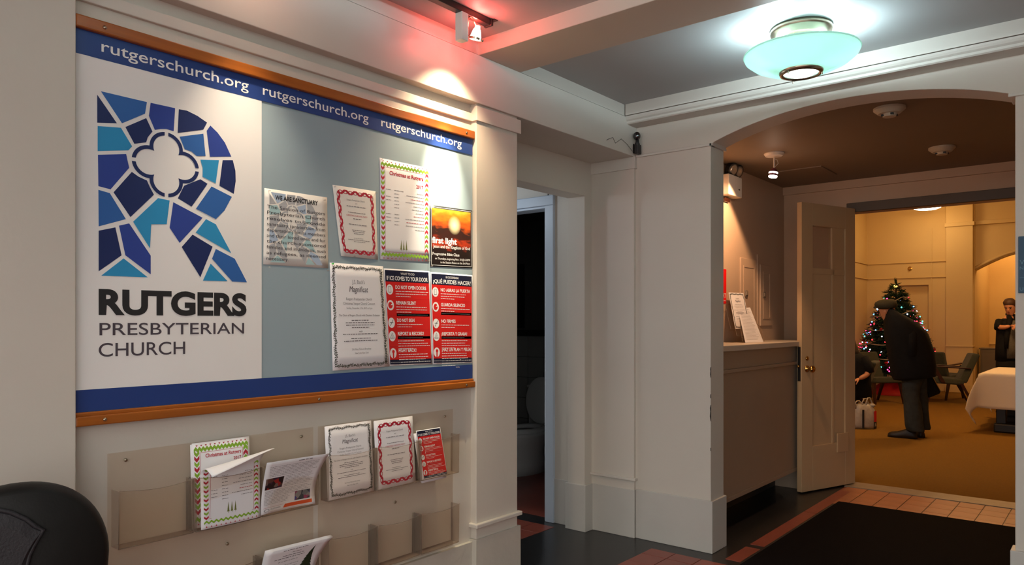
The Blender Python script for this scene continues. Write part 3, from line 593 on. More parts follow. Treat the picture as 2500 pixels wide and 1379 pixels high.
# Christmas schedule
def chevrons(s, w, h, rows, top=True):
    def zig(y, x0, x1, n, th, hh, m):
        for k in range(n):
            a = x0+(x1-x0)*k/n; b = x0+(x1-x0)*(k+.5)/n; c = x0+(x1-x0)*(k+1)/n
            s.poly('zigzag_border', m, [(a, y), (b, y+hh), (b, y+hh+th), (a, y+th)]); s.poly('zigzag_border', m, [(b, y+hh), (c, y), (c, y+th), (b, y+hh+th)])
    zig(h-33, 6, w-6, 15, 12, 8, GRN); zig(13, 6, w-6, 15, 12, 8, GRN)
    for k in range(12):
        xk = 8+(w-16)*(k+.5)/12
        for yb, sgn in ((h-8, -1), (5, 1)): s.poly('red_triangles', INKR, [(xk-4, yb), (xk+4, yb), (xk, yb+sgn*5)])
    for k in range(rows):
        yk = 34+(h-68)*(k+.5)/rows; m = GRN if k % 2 else INKR
        for x0, sg in ((8, -1), (w-24, 1)):
            s.poly('chevron_border', m, [(x0-1, yk-5*sg), (x0+8, yk+5*sg), (x0+8, yk+5*sg+12), (x0-1, yk-5*sg+12)]); s.poly('chevron_border', m, [(x0+8, yk+5*sg), (x0+17, yk-5*sg), (x0+17, yk-5*sg+12), (x0+8, yk+5*sg+12)])
    for a in ((27, 34, w-27, 35.2), (27, h-35, w-27, h-33.8), (27, 34, 28.2, h-34), (w-28.2, 34, w-27, h-34)): s.rect('red_rule', INKR, *a)
def schedule(s, w, h):
    for k, row in enumerate(((1, 1, 1), (0, 1, 1), (1, 1, 2), (1, 1, 1), (0, 1, 1), (0, 1, 1), (0, 0, 1), (1, 1, 2), (1, 1, 1), (1, 1, 2), (0, 1, 1), (0, 0, 1))):
        y = h*.70-k*h*.0345
        if row[0]: s.bars('small_print', INKL, 33, 60, y, 4, rr)
        if row[1]: s.bars('small_print', INKL, 78, 104 if k else 128, y, 4, rr)
        s.bars('small_print', INKR if row[2] == 2 else INKL, w-32-rr.uniform(40, 110), w-32, y, 4, rr)
    for k in range(3):
        cx = w/2-10+(k-1)*15
        s.poly('three_trees', TREEI, [(cx-.6, 42), (cx+.6, 42), (cx+.6, 48), (cx+5.5, 48), (cx+3, 58), (cx+3.6, 58), (cx+1.8, 72), (cx, 92), (cx-1.8, 72), (cx-3.6, 58), (cx-3, 58), (cx-5.5, 48), (cx-.6, 48)])
r, s = poster('christmas_schedule', 'tall Christmas schedule poster with a red and green zigzag border', 'poster', ((926, 385), (1048, 411), (1047, 640), (928, 633)), 280, 432, m=PAPER)
chevrons(s, 280, 432, 17); s.text('red_lettering', INKR, 'Christmas at Rutgers', 242, 368, 24, 'r', 190, .02); s.text('red_lettering', INKR, '2017', 242, 330, 21, 'r', 40, .02); schedule(s, 280, 432); s.build(r)
# sunset poster
SUN = bpy.data.materials.new('sunset_print'); SUN.use_nodes = True; MATS['sunset_print'] = SUN
def _sun():
    nt = SUN.node_tree; b = nt.nodes['Principled BSDF']; tc = nt.nodes.new('ShaderNodeTexCoord'); sp = nt.nodes.new('ShaderNodeSeparateXYZ'); nt.links.new(tc.outputs['Object'], sp.inputs[0])
    n = nt.nodes.new('ShaderNodeTexNoise'); n.inputs['Scale'].default_value = 14; n.inputs['Detail'].default_value = 6; mp = nt.nodes.new('ShaderNodeMapping'); mp.inputs['Scale'].default_value = (1, 1, 2.5); nt.links.new(tc.outputs['Object'], mp.inputs[0]); nt.links.new(mp.outputs[0], n.inputs['Vector'])
    m1 = nt.nodes.new('ShaderNodeMath'); m1.operation = 'MULTIPLY_ADD'; m1.inputs[1].default_value = .11; nt.links.new(n.outputs['Fac'], m1.inputs[0]); nt.links.new(sp.outputs[2], m1.inputs[2])
    mr = nt.nodes.new('ShaderNodeMapRange'); mr.inputs[1].default_value = .055; mr.inputs[2].default_value = .345; nt.links.new(m1.outputs[0], mr.inputs[0])
    cr = nt.nodes.new('ShaderNodeValToRGB'); e = cr.color_ramp.elements; e[0].position = 0; e[0].color = S(22, 16, 14); e[1].position = 1; e[1].color = S(250, 196, 60)
    for pos, c in ((.30, S(34, 18, 14)), (.40, S(176, 54, 22)), (.47, S(60, 24, 16)), (.62, S(48, 26, 20)), (.72, S(206, 84, 22)), (.86, S(236, 128, 30))): q = e.new(pos); q.color = c
    nt.links.new(mr.outputs[0], cr.inputs[0])
    # sun disc
    vm = nt.nodes.new('ShaderNodeVectorMath'); vm.operation = 'DISTANCE'; vm.inputs[1].default_value = (0, .16, .205); nt.links.new(tc.outputs['Object'], vm.inputs[0])
    m2 = nt.nodes.new('ShaderNodeMapRange'); m2.inputs[1].default_value = .004; m2.inputs[2].default_value = .046; m2.inputs[3].default_value = 1; m2.inputs[4].default_value = 0; nt.links.new(vm.outputs['Value'], m2.inputs[0])
    mx = nt.nodes.new('ShaderNodeMix'); mx.data_type = 'RGBA'; mx.inputs[7].default_value = S(255, 240, 190); nt.links.new(m2.outputs[0], mx.inputs[0]); nt.links.new(cr.outputs[0], mx.inputs[6]); nt.links.new(mx.outputs[2], b.inputs['Base Color']); b.inputs['Roughness'].default_value = .4
_sun()
r, s = poster('sunset_poster', 'black framed sunset poster titled first light on the board edge', 'poster', ((1049, 500), (1152, 514), (1153, 655), (1050, 650)), 288, 284, m=BLKP)
s.rect('picture', SUN, 12, 12, 276, 272, 1); 
for a in ((6, 6, 282, 8), (6, 276, 282, 278), (6, 6, 8, 278), (280, 6, 282, 278)): s.rect('white_rule', INKW, *a)
s.text('lettering', INKW, 'first light', 12, 110, 40, 'l', 165, .03); s.text('lettering', INKW, 'Jesus and the Kingdom of God', 18, 88, 21, 'l', 252, .012); s.text('lettering', INKW, 'Progressive Bible Class', 14, 54, 19, 'l', 180, .01)
s.text('lettering', INKW, 'on Thursdays, beginning Nov. 30 @ 6:30PM', 30, 34, 14, 'l', 240, .006); s.text('lettering', INKW, 'in the Session Room on the 3rd Floor', 66, 17, 14, 'l', 204, .006); s.build(r)
# garland concert sheet
def garland(s, w, h, inset, rnd, sc=1.0):
    per = [(inset, inset), (w-inset, inset), (w-inset, h-inset), (inset, h-inset)]
    for e in range(4):
        a = Vector(per[e]); b = Vector(per[(e+1) % 4]); L = (b-a).length; d = (b-a)/L; q = Vector((-d.y, d.x)); n = int(L/(7*sc))
        for k in range(n):
            t = (k+.5)/n; p = a+d*(L*t)+q*(2*math.sin(t*L*.11)); p2 = a+d*(L*(t+1/n))+q*(2*math.sin((t+1/n)*L*.11))
            s.poly('garland_stem', STEM, [tuple(p-q*.9), tuple(p2-q*.9), tuple(p2+q*.9), tuple(p+q*.9)])
            for sd in (-1, 1):
                an = sd*rnd.uniform(.6, 1.2); l = rnd.uniform(7, 12)*sc; v = d*math.cos(an)+q*math.sin(an); u = Vector((-v.y, v.x)); m = p+v*l*.5
                s.poly('garland_leaves', LEAF if rnd.random() < .8 else STEM, [tuple(p), tuple(m-u*1.9*sc), tuple(p+v*l), tuple(m+u*1.9*sc)], 2)
def concert(s, w, h, small=True):
    k = h/432; c = w/2; f = lambda y: y*k
    s.text('lettering', INKL, "J.S. Bach's", c, f(352), 22*k, 'c', w*.235); s.text('lettering', INKG, 'Magnificat', c, f(318), 34*k, 'c', w*.345, .0, shear=.2)
    s.text('lettering', INKL, 'Rutgers Presbyterian Church', c, f(284), 15*k, 'c', w*.47); s.text('lettering', INKL, 'Christmas Vesper Choral Concert', c, f(265), 16*k, 'c', w*.58); s.text('lettering', INKL, 'Sunday, December 17th, 2017 at 4 pm', c, f(248), 11*k, 'c', w*.47)
    s.text('lettering', INKG, 'The Choir of Rutgers Church with Chamber Orchestra', c, f(218), 11*k, 'c', w*.74)
    for j, (y, q) in enumerate(((199, .31), (189, .52), (179, .51), (169, .31), (142, .63), (124, .35), (114, .6))): s.bars('small_print', INKG, c-w*q/2, c+w*q/2, f(y), 5*k, rr)
    s.text('lettering', INKG, 'with', c, f(152), 10*k, 'c'); s.text('lettering', INKL, '236 West 73rd and Broadway', c, f(78), 11*k, 'c', w*.34); s.text('lettering', INKL, 'New York, New York', c, f(62), 11*k, 'c', w*.24)
r, s = poster('concert_poster', 'white concert poster with a dark green garland border on the board', 'poster', ((804, 641), (934, 650), (950, 894), (811, 905)), 280, 432, x=XB+.003, bulge=.003)
garland(s, 280, 432, 16, rr); concert(s, 280, 432); s.build(r)
# rights posters
def rights(s, w, h, head, sub, items, R=rr):
    s.hold = False
    s.rect('red_field', POSTR, 6, 26, w-6, h-56, 1, 16); s.n += 1; s.hold = True; s.rect('navy_band', POSTN, 6, h-57, w-6, h-6, 1, 16); s.n += 1; s.rect('navy_band', POSTN, 6, 6, w-6, 27, 1, 16); s.hold = False
    s.text('lettering', INKW, sub, w/2, h-24, 14, 'c', 84, .01); s.text('lettering', INKW, head, w/2, h-50, 26, 'c', w*.9, .025)
    ys = [h-88, h-158, h-236, h-296, h-372]
    for k, (t, n, bar) in enumerate(items):
        y = ys[k]; s.text('lettering', INKW, t[0], 62, y, 22, 'l', t[1], .025)
        s.disc('icon_disc', INKW, 28, y-4, 20, 23, 18); 
        if k == 0: s.rect('icon_mark', INKL, 20, y-17, 36, y+10, 3); s.rect('icon_mark', INKW, 22, y-15, 34, y+8, 4)
        elif k == 1: s.disc('icon_mark', POSTR, 27, y-4, 13, 15, 12, 3); s.poly('icon_mark', INKW, [(27, y-4), (42, y+8), (42, y-2)], 4)
        elif k == 2: s.poly('icon_mark', INKL, [(18, y-18), (22, y-18), (40, y+10), (36, y+10)], 3); s.rect('icon_mark', INKL, 18, y-4, 38, y-1, 3)
        elif k == 3: s.poly('icon_mark', INKL, [(14, y-14), (42, y-14), (28, y+12)], 3); s.poly('icon_mark', INKW, [(18, y-11), (38, y-11), (28, y+8)], 4); s.rect('icon_mark', INKL, 27, y-9, 29, y+2, 5)
        else: s.poly('icon_mark', POSTR, [(24, y-26), (32, y-26), (33, y-4), (38, y+2), (34, y+10), (24, y+10), (21, y+2), (25, y-4)], 3)
        yy = y-13
        if bar == 0: s.rect('white_bar', INKW, 62, yy-4, w-9, yy+8); s.bars('bar_print', INKL, 66, w-60, yy, 3.5, R, 4); yy -= 15
        for j in range(n): s.bars('small_print', INKW, 62, w-R.uniform(12, 60) if j < n-1 else w*.55, yy, 5, R); yy -= 11.5
        if bar == 1: s.rect('white_bar', INKW, 62, yy-5, w-9, yy+8); s.bars('bar_print', INKL, 66, w-20, yy, 3.5, R, 4)
        if k: s.rect('faint_rule', POSTN, 8, y+26, w-8, y+26.4, 1)
    s.bars('small_print', INKW, 10, 70, 14, 3, R); s.bars('small_print', INKW, w-80, w-10, 13, 5, R); s.disc('small_print', INKW, w-88, 16, 4, 4, 8)
r, s = poster('rights_poster', 'red and navy English rights poster headed IF ICE COMES TO YOUR DOOR', 'poster', ((936, 655), (1048, 662), (1055, 889), (950, 893)), 278, 432, x=XB+.001)
rights(s, 278, 432, 'IF ICE COMES TO YOUR DOOR', 'WHAT TO DO', ((('DO NOT OPEN DOORS', 190), 3, -1), (('REMAIN SILENT', 122), 3, 1), (('DO NOT SIGN', 108), 2, -1), (('REPORT & RECORD!', 165), 4, 0), (('FIGHT BACK!', 112), 5, -1))); s.build(r)
r, s = poster('spanish_rights_poster', 'red and navy Spanish rights poster headed QUE PUEDES HACER', 'poster', ((1050, 664), (1153, 672), (1153, 886), (1056, 889)), 278, 432, x=XB+.0015)
rights(s, 278, 432, '\u00bfQU\u00c9 PUEDES HACER?', 'EN CASO DE REDADAS', ((('NO ABRAS LA PUERTA', 198), 3, -1), (('GUARDA SILENCIO', 162), 2, 1), (('NO FIRMES', 96), 2, -1), (('\u00a1REPORTA Y GRABA!', 176), 4, 0), (('\u00a1HAZ UN PLAN Y PELEA!', 205), 6, -1))); s.build(r)
# clear push pins
pin0 = None
PINM = clear('clear_pin', (.95, .95, .95, 1), .1, .2)
for u, v, w in ((655, 466, 'upper left corner of the sanctuary statement'), (790, 489, 'upper right corner of the sanctuary statement'), (815, 456, 'upper left corner of the caroling notice'), (916, 471, 'upper right corner of the caroling notice'), (862, 626, 'bottom edge of the caroling notice'), (930, 389, 'upper left corner of the Christmas schedule poster'), (1045, 414, 'upper right corner of the Christmas schedule poster'), (1046, 636, 'lower right corner of the Christmas schedule poster'), (1150, 518, 'upper right corner of the sunset poster'), (1052, 649, 'lower left corner of the sunset poster'), (1150, 660, 'lower right corner of the sunset poster'), (655, 652, 'bare board just under the sanctuary statement, left pin'), (798, 660, 'bare board just under the sanctuary statement, right pin'), (1112, 896, 'blue strip under the Spanish poster, left of two'), (1117, 896, 'blue strip under the Spanish poster, right of two'), (724, 222, 'middle web address on the blue banner'), (930, 280, 'start of the last web address on the blue banner')):
    y, z = atx(u, v, XB)
    if pin0 is None:
        pin0 = MB().lathe([(.003, 0), (.0028, .0015), (.0015, .003), (.0017, .006), (.0033, .0075), (.003, .009), (.0007, .0095)], 10, Matrix.Rotation(math.pi/2, 4, 'Y')).build('push_pin', PINM, None, smooth=True); o = pin0
    else: o = bpy.data.objects.new('push_pin', pin0.data); COL.objects.link(o)
    o.location = (XB+.003, y, z); nop(o, 'tiny clear push pin at the '+w, 'push pin', 'clear push pins on the bulletin board')
gp = bpy.data.objects.new('push_pin', pin0.data.copy()); gp.data.materials[0] = mat('green_pin', S(40, 190, 60), .3); COL.objects.link(gp); y, z = atx(809, 644, XB); gp.location = (XB+.005, y, z); nop(gp, 'green push pin at the corner of the garland concert poster', 'push pin')
# ------------------------------------------------------------------ clear brochure racks on the wall
def rack(y0, label):
    w = .768; r = thing('brochure_rack', label, 'rack', (XW, y0, .33)); y1 = y0+w
    bx('back_plate', ACRY, XW+.003, y0, .33, XW+.006, y1, .985, r)
    for zb in (.690, .360):
        for k in range(3):
            a = y0+.012+k*.251; b = a+.242; d = .058
            # pocket: bowed front, two sides, bottom
            fr = lambda s, t: Vector((XW+.006+d-.010*(1-t)+.006*math.sin(math.pi*s), a+(b-a)*s, zb+t*(.183-.010*math.sin(math.pi*s))))
            pk_ = MB().grid(fr, 10, 3).build('pocket', ACRY, r, smooth=True, solid=.0025)
            MB().box(XW+.006, a-.001, zb, XW+.006+d-.006, a+.0015, zb+.18).build('pocket_side', ACRE, pk_); MB().box(XW+.006, b-.0015, zb, XW+.006+d-.006, b+.001, zb+.18).build('pocket_side', ACRE, pk_)
            MB().box(XW+.006, a, zb-.002, XW+.006+d-.008, b, zb+.001).build('pocket_floor', ACRE, pk_)
            MB().tube([fr(s/10, 1.0) for s in range(11)], .0012, 5).build('pocket_edge', ACRE, pk_)
            MB().tube([fr(s/10, 0.0) for s in range(11)], .0014, 5).build('pocket_edge', ACRE, pk_)
    for y, z in ((y0+.055, .958), (y1-.055, .955), (y0+w/2+.02, .607)):
        MB().lathe([(.006, 0), (.005, .003), (.001, .004)], 10, Matrix.Translation((XW+.006, y, z)) @ Matrix.Rotation(math.pi/2, 4, 'Y')).build('screw', STEEL, r, smooth=True)
    return r
rack(.974, 'clear acrylic brochure rack with a drooping Christmas schedule, nearer the corner pilaster with the chair')
rack(1.766, 'clear acrylic brochure rack holding concert sheets and red rights sheets, beside the alcove pilaster')
def stack(name, label, y0, y1, z0, z1, x0, lean, n, group, draw, w=216, h=279, m=PAPER, jit=.004, y0t=None):
    """upright pile of sheets in a pocket; the front sheet carries the print"""
    g = random.Random(n); root = None
    wd = y1-y0; hh = z1-z0; sk = (y0t-y0) if y0t is not None else 0
    r = thing(name, label, 'papers', (x0, y0, z0))
    for k in range(n):
        o = g.uniform(-jit, jit) if k < n-1 else 0; x = x0-.0012*(n-1-k); dz = g.uniform(-jit, 0) if k < n-1 else 0
        fm = lambda px, py, l=0, o=o, x=x, dz=dz: Vector((x+l-lean*(py/h)+.004*math.sin(math.pi*px/w)*(1-py/h), y0+o+wd*px/w+sk*py/h, z0+dz+hh*py/h))
        so = MB().grid(lambda a, b: fm(a*w, b*h), 8, 6).build('sheet', m, r, smooth=True, solid=.0004)
    s = Sheet(w, h, lambda px, py, l=0: fm(px, py, l+.0003)); s.sheet = so; draw(s); s.build(r); return r
XS = XW+.05
stack('concert_sheets', 'stack of garland bordered concert sheets in the clear rack', 1.786, 2.016, .693, .985, XS, .022, 6, None, lambda s: (garland(s, 216, 279, 13, rr, .75), concert(s, 216, 279)))
stack('caroling_sheets', 'stack of ribbon bordered caroling sheets in the clear rack', 2.034, 2.252, .692, .981, XS, .022, 5, None, carol)
def small_rights(s): rights(s, 278, 432, 'IF ICE COMES TO YOUR DOOR', 'WHAT TO DO', ((('DO NOT OPEN DOORS', 190), 3, -1), (('REMAIN SILENT', 122), 3, 1), (('DO NOT SIGN', 108), 2, -1), (('REPORT & RECORD!', 165), 4, 0), (('FIGHT BACK!', 112), 5, -1)))
stack('rights_sheets', 'stack of small red rights sheets leaning in the clear rack', 2.300, 2.452, .692, .912, XS, .02, 4, None, small_rights, 278, 432, jit=.018, y0t=2.272)
# Christmas schedules: an upright pile, and front sheets flopping forward over the pocket
stack('schedule_sheets', 'upright pile of Christmas schedules behind the drooping ones', 1.240, 1.455, .700, .985, XS-.016, .014, 4, None, lambda s: (chevrons(s, 216, 279, 12), s.text('red_lettering', INKR, 'Christmas at Rutgers', 182, 226, 18, 'r', 135, .02), s.text('red_lettering', INKR, '2017', 182, 206, 15, 'r', 30, .02)), jit=.006)
ds = thing('drooping_schedules', 'Christmas schedules in the clear rack with top edges curling forward', 'papers', (XS, 1.25, .70))
def droop(k):
    def fm(px, py, l=0):
        a = px/216; t = py/279
        # straight lower two thirds, then a roll outward; one corner reaches out farther
        h0 = .176+.018*a; L = .279*t
        base = XS+.010+.0018*k+.006*math.sin(math.pi*a)
        if L < h0: x, z = base-.006*t, .694+L
        else:
            q = L-h0; R = .034+.022*a; ang = min(q/R, 2.0+.3*k*.1); x = base-.006+R*(1-math.cos(ang)); z = .694+h0+R*math.sin(ang)
            if q > R*ang: x += (q-R*ang)*math.sin(ang); z += (q-R*ang)*math.cos(ang)
        return Vector((x+l, 1.252+.222*a+(.03*max(0, L-h0)/.09)*a, z))
    return fm
for k in range(3): fm = droop(k); MB().grid(lambda a, b: fm(a*216, b*279), 14, 28).build('sheet', PAPER, ds, smooth=True, solid=.0004)
s = Sheet(216, 279, lambda x, y, l=0: fm(x, y, l+.0004))
def lower_schedule(s):
    s.h = 279
    for k in range(12):
        yk = 34+k*15; m = GRN if k % 2 else INKR
        for x0, sg in ((8, -1), (192, 1)):
            s.poly('chevron_border', m, [(x0, yk-3*sg), (x0+8, yk+3*sg), (x0+8, yk+3*sg+7), (x0, yk-3*sg+7)]); s.poly('chevron_border', m, [(x0+8, yk+3*sg), (x0+16, yk-3*sg), (x0+16, yk-3*sg+7), (x0+8, yk+3*sg+7)])
    for k in range(12):
        a = 8+200*k/12; b = a+200/24; c = a+200/12; s.poly('zigzag_border', GRN, [(a, 15), (b, 22), (b, 29), (a, 22)]); s.poly('zigzag_border', GRN, [(b, 22), (c, 15), (c, 22), (b, 29)]); s.poly('red_triangles', INKR, [(b-3, 5), (b+3, 5), (b, 10)])
    for a in ((27, 33, 189, 34), (27, 33, 28, 205), (188, 33, 189, 205)): s.rect('red_rule', INKR, *a, n=1)
    for k in range(8):
        y = 172-k*11.5
        if k in (0, 4, 5, 6): s.bars('small_print', INKL, 33, 54, y, 3.4, rr)
        s.bars('small_print', INKL, 70, 92, y, 3.4, rr); s.bars('small_print', INKR if k == 5 else INKL, 186-rr.uniform(30, 90), 184, y+4, 3.4, rr)
    for k in range(3):
        cx = 105+(k-1)*13
        s.poly('three_trees', TREEI, [(cx-.5, 41), (cx+.5, 41), (cx+.5, 46), (cx+4.5, 46), (cx+2.6, 54), (cx+3, 54), (cx+1.5, 66), (cx, 80), (cx-1.5, 66), (cx-3, 54), (cx-2.6, 54), (cx-4.5, 46), (cx-.5, 46)])
lower_schedule(s); s.build(ds)
# newsletter bending in the next pocket
def photo_print(name, cols, scale):
    m = mat(name, cols[0], .5); nt = m.node_tree; b = nt.nodes['Principled BSDF']; tc = nt.nodes.new('ShaderNodeTexCoord'); v = nt.nodes.new('ShaderNodeTexVoronoi'); v.inputs['Scale'].default_value = scale; cr = nt.nodes.new('ShaderNodeValToRGB'); sp = nt.nodes.new('ShaderNodeSeparateColor')
    nt.links.new(tc.outputs['Object'], v.inputs['Vector']); nt.links.new(v.outputs['Color'], sp.inputs[0]); nt.links.new(sp.outputs[0], cr.inputs[0]); nt.links.new(cr.outputs[0], b.inputs['Base Color']); cr.color_ramp.interpolation = 'CONSTANT'
    e = cr.color_ramp.elements; e[0].color = cols[0]; e[1].position = .25; e[1].color = cols[1]
    for p, c in zip((.5, .68, .84), cols[2:]): q = e.new(p); q.color = c
    return m
PH1 = photo_print('group_photo_print', (S(40, 30, 30), S(96, 60, 52), S(150, 40, 36), S(120, 100, 92), S(60, 40, 60)), 55)
PH2 = photo_print('fair_photo_print', (S(110, 116, 122), S(60, 64, 72), S(150, 60, 96), S(140, 140, 140), S(60, 70, 140)), 55)
nl = thing('newsletter', 'bowed newsletter with two photographs and an orange stripe in the clear rack', 'papers', (XS, 1.48, .69))
def nfm(px, py, l=0):
    a = px/216; t = py/279; z = .698+.196*t
    return Vector((XS+l+.012+.040*t*t-.012*math.sin(math.pi*a)*(1-t)+.012*a*t-.018*math.sin(math.pi*t)*a, 1.478+.234*a+.028*t*a*t, z-.006*math.sin(math.pi*t)))
for k in range(3): MB().grid(lambda a, b: nfm(a*216, b*279)-Vector((.0016*k, 0, .001*k)), 12, 16).build('sheet', PAPER, nl, smooth=True, solid=.0004)
s = Sheet(216, 279, lambda x, y, l=0: nfm(x, y, l+.0004))
for k in range(7): s.bars('small_print', INKL, 14+k*1, 200-rr.uniform(0, 30), 250-k*8, 3.4, rr)
s.bars('headline', INKG, 110, 160, 264, 6, rr)
for k in range(8): s.bars('small_print', INKL, 84, 196-rr.uniform(0, 18), 192-k*8, 3.2, rr)
for k in range(5): s.bars('small_print', INKL, 10, 200-rr.uniform(0, 26), 124-k*8, 3.2, rr)
for k in range(5): s.bars('small_print', INKL, 10, 118-rr.uniform(0, 12), 82-k*8, 3.2, rr)
for i in range(4): s.poly('photograph#1', PH1, [(8+i*17, 136), (25+i*17, 136), (25+i*17, 194), (8+i*17, 194)]); s.poly('photograph#2', PH2, [(136+i*15, 40), (151+i*15, 40), (151+i*15, 92), (136+i*15, 92)])
for i in range(6): s.poly('orange_stripe', ORNG, [(90+i*19, 12), (109+i*19, 12), (109+i*19, 32), ((102 if i == 0 else 90+i*19), 32) if i else (98, 32)])
s.disc('rings', INKL, 22, 18, 12, 8, 16); s.disc('rings', PAPER, 22, 18, 9, 6, 16, 3); s.text('headline', INKG, 'RUTGERS', 40, 18, 9, 'l', 40); s.rect('red_rule', INKR, 8, 33, 92, 34); s.build(nl)
# concert flyer with a fir tree in the lower pocket
ff = thing('fir_tree_flyers', 'stack of flyers with a dark fir tree curling out of the lower clear pocket', 'papers', (XS, 1.475, .36))
def ffm(px, py, l=0):
    a = px/216; t = py/279
    return Vector((XS+l+.012+.045*t*t+.018*a*t-.018*math.sin(math.pi*t)*a, 1.473+.230*a+.045*t*t*a, .366+.205*t))
for k in range(6): MB().grid(lambda a, b: ffm(a*216, b*279)+Vector((-.0022*k, 0, .0012*k)), 10, 12).build('sheet', PAPER, ff, smooth=True, solid=.0005)
s = Sheet(216, 279, lambda x, y, l=0: ffm(x, y, l+.0005))
s.bars('small_print', INKG, 56, 140, 262, 5, rr); s.bars('small_print', INKG, 90, 120, 246, 4, rr); s.bars('small_print', INKG, 60, 136, 232, 5, rr); s.bars('small_print', INK, 34, 140, 220, 5, rr); s.bars('small_print', INKL, 50, 120, 202, 5, rr)
for k in range(5): s.bars('small_print', INKL, 40, 130, 180-k*14, 4, rr)
for j in range(9): s.poly('fir_tree', LEAF, [(165-8-j*4, 215-j*16), (165+8+j*4, 215-j*16), (168, 255-j*14)])
s.build(ff)
# ------------------------------------------------------------------ vestibule
ct = thing('reception_counter', 'gray painted reception counter along the vestibule wall', 'counter', (-2.2, 5.4, 0))
MB().box(-2.379, 4.42, 1.205, -2.010, 6.60, 1.245).build('countertop', mat('countertop_cream', (.52, .46, .38, 1), .35, .4, var=.04), ct, bevel=.004)
MB().box(-2.075, 4.42, .175, -2.055, 6.30, 1.205).build('front_panel', COUNTP, ct, bevel=.002)
MB().box(-2.055, 4.42, 1.055, -2.030, 6.30, 1.080).build('ledge', COUNTP, ct, bevel=.003)
MB().box(-2.055, 4.42, .175, -2.046, 6.28, .205).build('bottom_rail', COUNTP, ct, bevel=.002)
MB().box(-2.056, 6.215, .12, -2.035, 6.285, 1.205).build('corner_post', CASEP, ct, bevel=.003)
MB().box(-2.379, 6.30, .0, -2.060, 6.32, 1.205).build('end_panel', COUNTP, ct)
MB().box(-2.30, 4.42, 0, -2.27, 6.30, .20).build('toe_kick', BLKP, ct)
# service hatch doors in the wall
hd = thing('trim_3', 'painted service hatch doors set in the vestibule wall', 'hatch', (-2.379, 6.2, 1.25), kind='structure')
for y0, y1, z0, z1 in ((5.80, 6.14, 1.28, 1.93), (6.23, 6.50, 1.37, 1.90)):
    MB().box(-2.380, y0, z0, -2.368, y1, z1).build('hatch_leaf', VPAINT, hd, bevel=.003)
    for a in ((y0+.05, z0+.06, y1-.05, z0+.075), (y0+.05, z1-.075, y1-.05, z1-.06), (y0+.05, z0+.0751, y0+.065, z1-.0751), (y1-.065, z0+.0751, y1-.05, z1-.0751)): MB().box(-2.369, a[0], a[1], -2.364, a[2], a[3]).build('bead', VPAINT, hd)
MB().box(-2.38, 6.165, 1.25, -2.370, 6.18, 1.98).build('mullion', VPAINT, hd, bevel=.002)
for y in (5.87, 6.27): MB().box(-2.37, y, 1.615, -2.360, y+.06, 1.665).box(-2.366, y+.015, 1.625, -2.352, y+.045, 1.655).build('latch', STONE, hd, bevel=.002)
# emergency light unit
em = thing('emergency_light', 'white emergency light box with two dark lamp heads on the vestibule wall', 'emergency light', (-2.379, 5.54, 2.39))
MB().box(-2.379, 5.40, 2.385, -2.30, 5.655, 2.545).build('housing', WPLAS, em, bevel=.006)
MB().box(-2.301, 5.585, 2.440, -2.2985, 5.61, 2.450).build('test_button', BLKP, em)
LENSE = mat('lamp_lens', (.55, .50, .42, 1), .15, .6, metal=.6)
for y, dz in ((5.50, 0), (5.60, 0)):
    M = Matrix.Translation((-2.315, y, 2.59)) @ Vector((.85, -.25, -.35)).to_track_quat('Z', 'Y').to_matrix().to_4x4()
    MB().lathe([(.02, -.055), (.045, -.035), (.054, 0), (.054, .012), (.048, .014)], 20, M, True).build('lamp_head', BLKP, em, smooth=False); lh_ = [c for c in em.children if c.name.startswith('lamp_head')][-1]
    MB().lathe([(.047, .0142), (.03, .020), (.001, .022)], 20, M).build('lens', LENSE, lh_, smooth=True)
MB().box(-2.35, 5.46, 2.545, -2.31, 5.64, 2.56).build('bracket', BLKP, em)
ob = thing('exit_bracket', 'small brown bracket on the vestibule wall under the emergency light', 'bracket', (-2.375, 5.52, 2.35)); bx('block', DWOOD, -2.379, 5.46, 2.345, -2.355, 5.555, 2.375, ob, .002)
# red poster by the pier
rp = thing('red_wall_poster', 'bright red poster on the vestibule wall beside the pier', 'poster', (-2.378, 5.4, 1.55))
bx('sheet', mat('bright_red_print', S(226, 16, 20), .45), -2.379, 5.30, 1.548, -2.3765, 5.530, 1.818, rp)
s = Sheet(.23, .27, lambda x, y, l=0: Vector((-2.3765+l, 5.30+x, 1.548+y))); s.text('lettering', INKW, 'RT', .165, .045, .05, 'l', .055, .01); s.text('lettering', INKW, 'START', .06, .02, .02, 'l', .15) if 0 else None; s.bars('lettering', INKW, .10, .22, .018, .008, rr); s.build(rp)
# tiered acrylic stand with two sheets
st = thing('literature_stand', 'clear tiered acrylic literature stand on the reception counter', 'stand', (-2.25, 5.55, 1.245))
def slab(mb, bl, br, tr_, tl_, t=.003):
    n = (Vector(br)-Vector(bl)).cross(Vector(tl_)-Vector(bl)).normalized()*t
    return mb.hexa([Vector(bl), Vector(br), Vector(br)+n, Vector(bl)+n, Vector(tl_), Vector(tr_), Vector(tr_)+n, Vector(tl_)+n])
def cv(a, b, x): y, z = atx(1740+a/6.268, 640+b/6.268, x); return Vector((x, y, z))
for bl, br, tr_, tl_ in (((455, 1212, -2.19), (790, 1206, -2.16), (740, 1000, -2.24), (390, 700, -2.32)), ((370, 1125, -2.23), (560, 1125, -2.21), (500, 690, -2.33), (270, 640, -2.34)), ((275, 1020, -2.27), (420, 1020, -2.25), (400, 640, -2.35), (190, 640, -2.355))):
    P4 = [cv(*bl), cv(*br), cv(*tr_), cv(*tl_)]; slab(MB(), *P4).build('tier', ACRY, st); MB().tube(P4, .002, 5, True).build('tier_edge', ACRE, st)
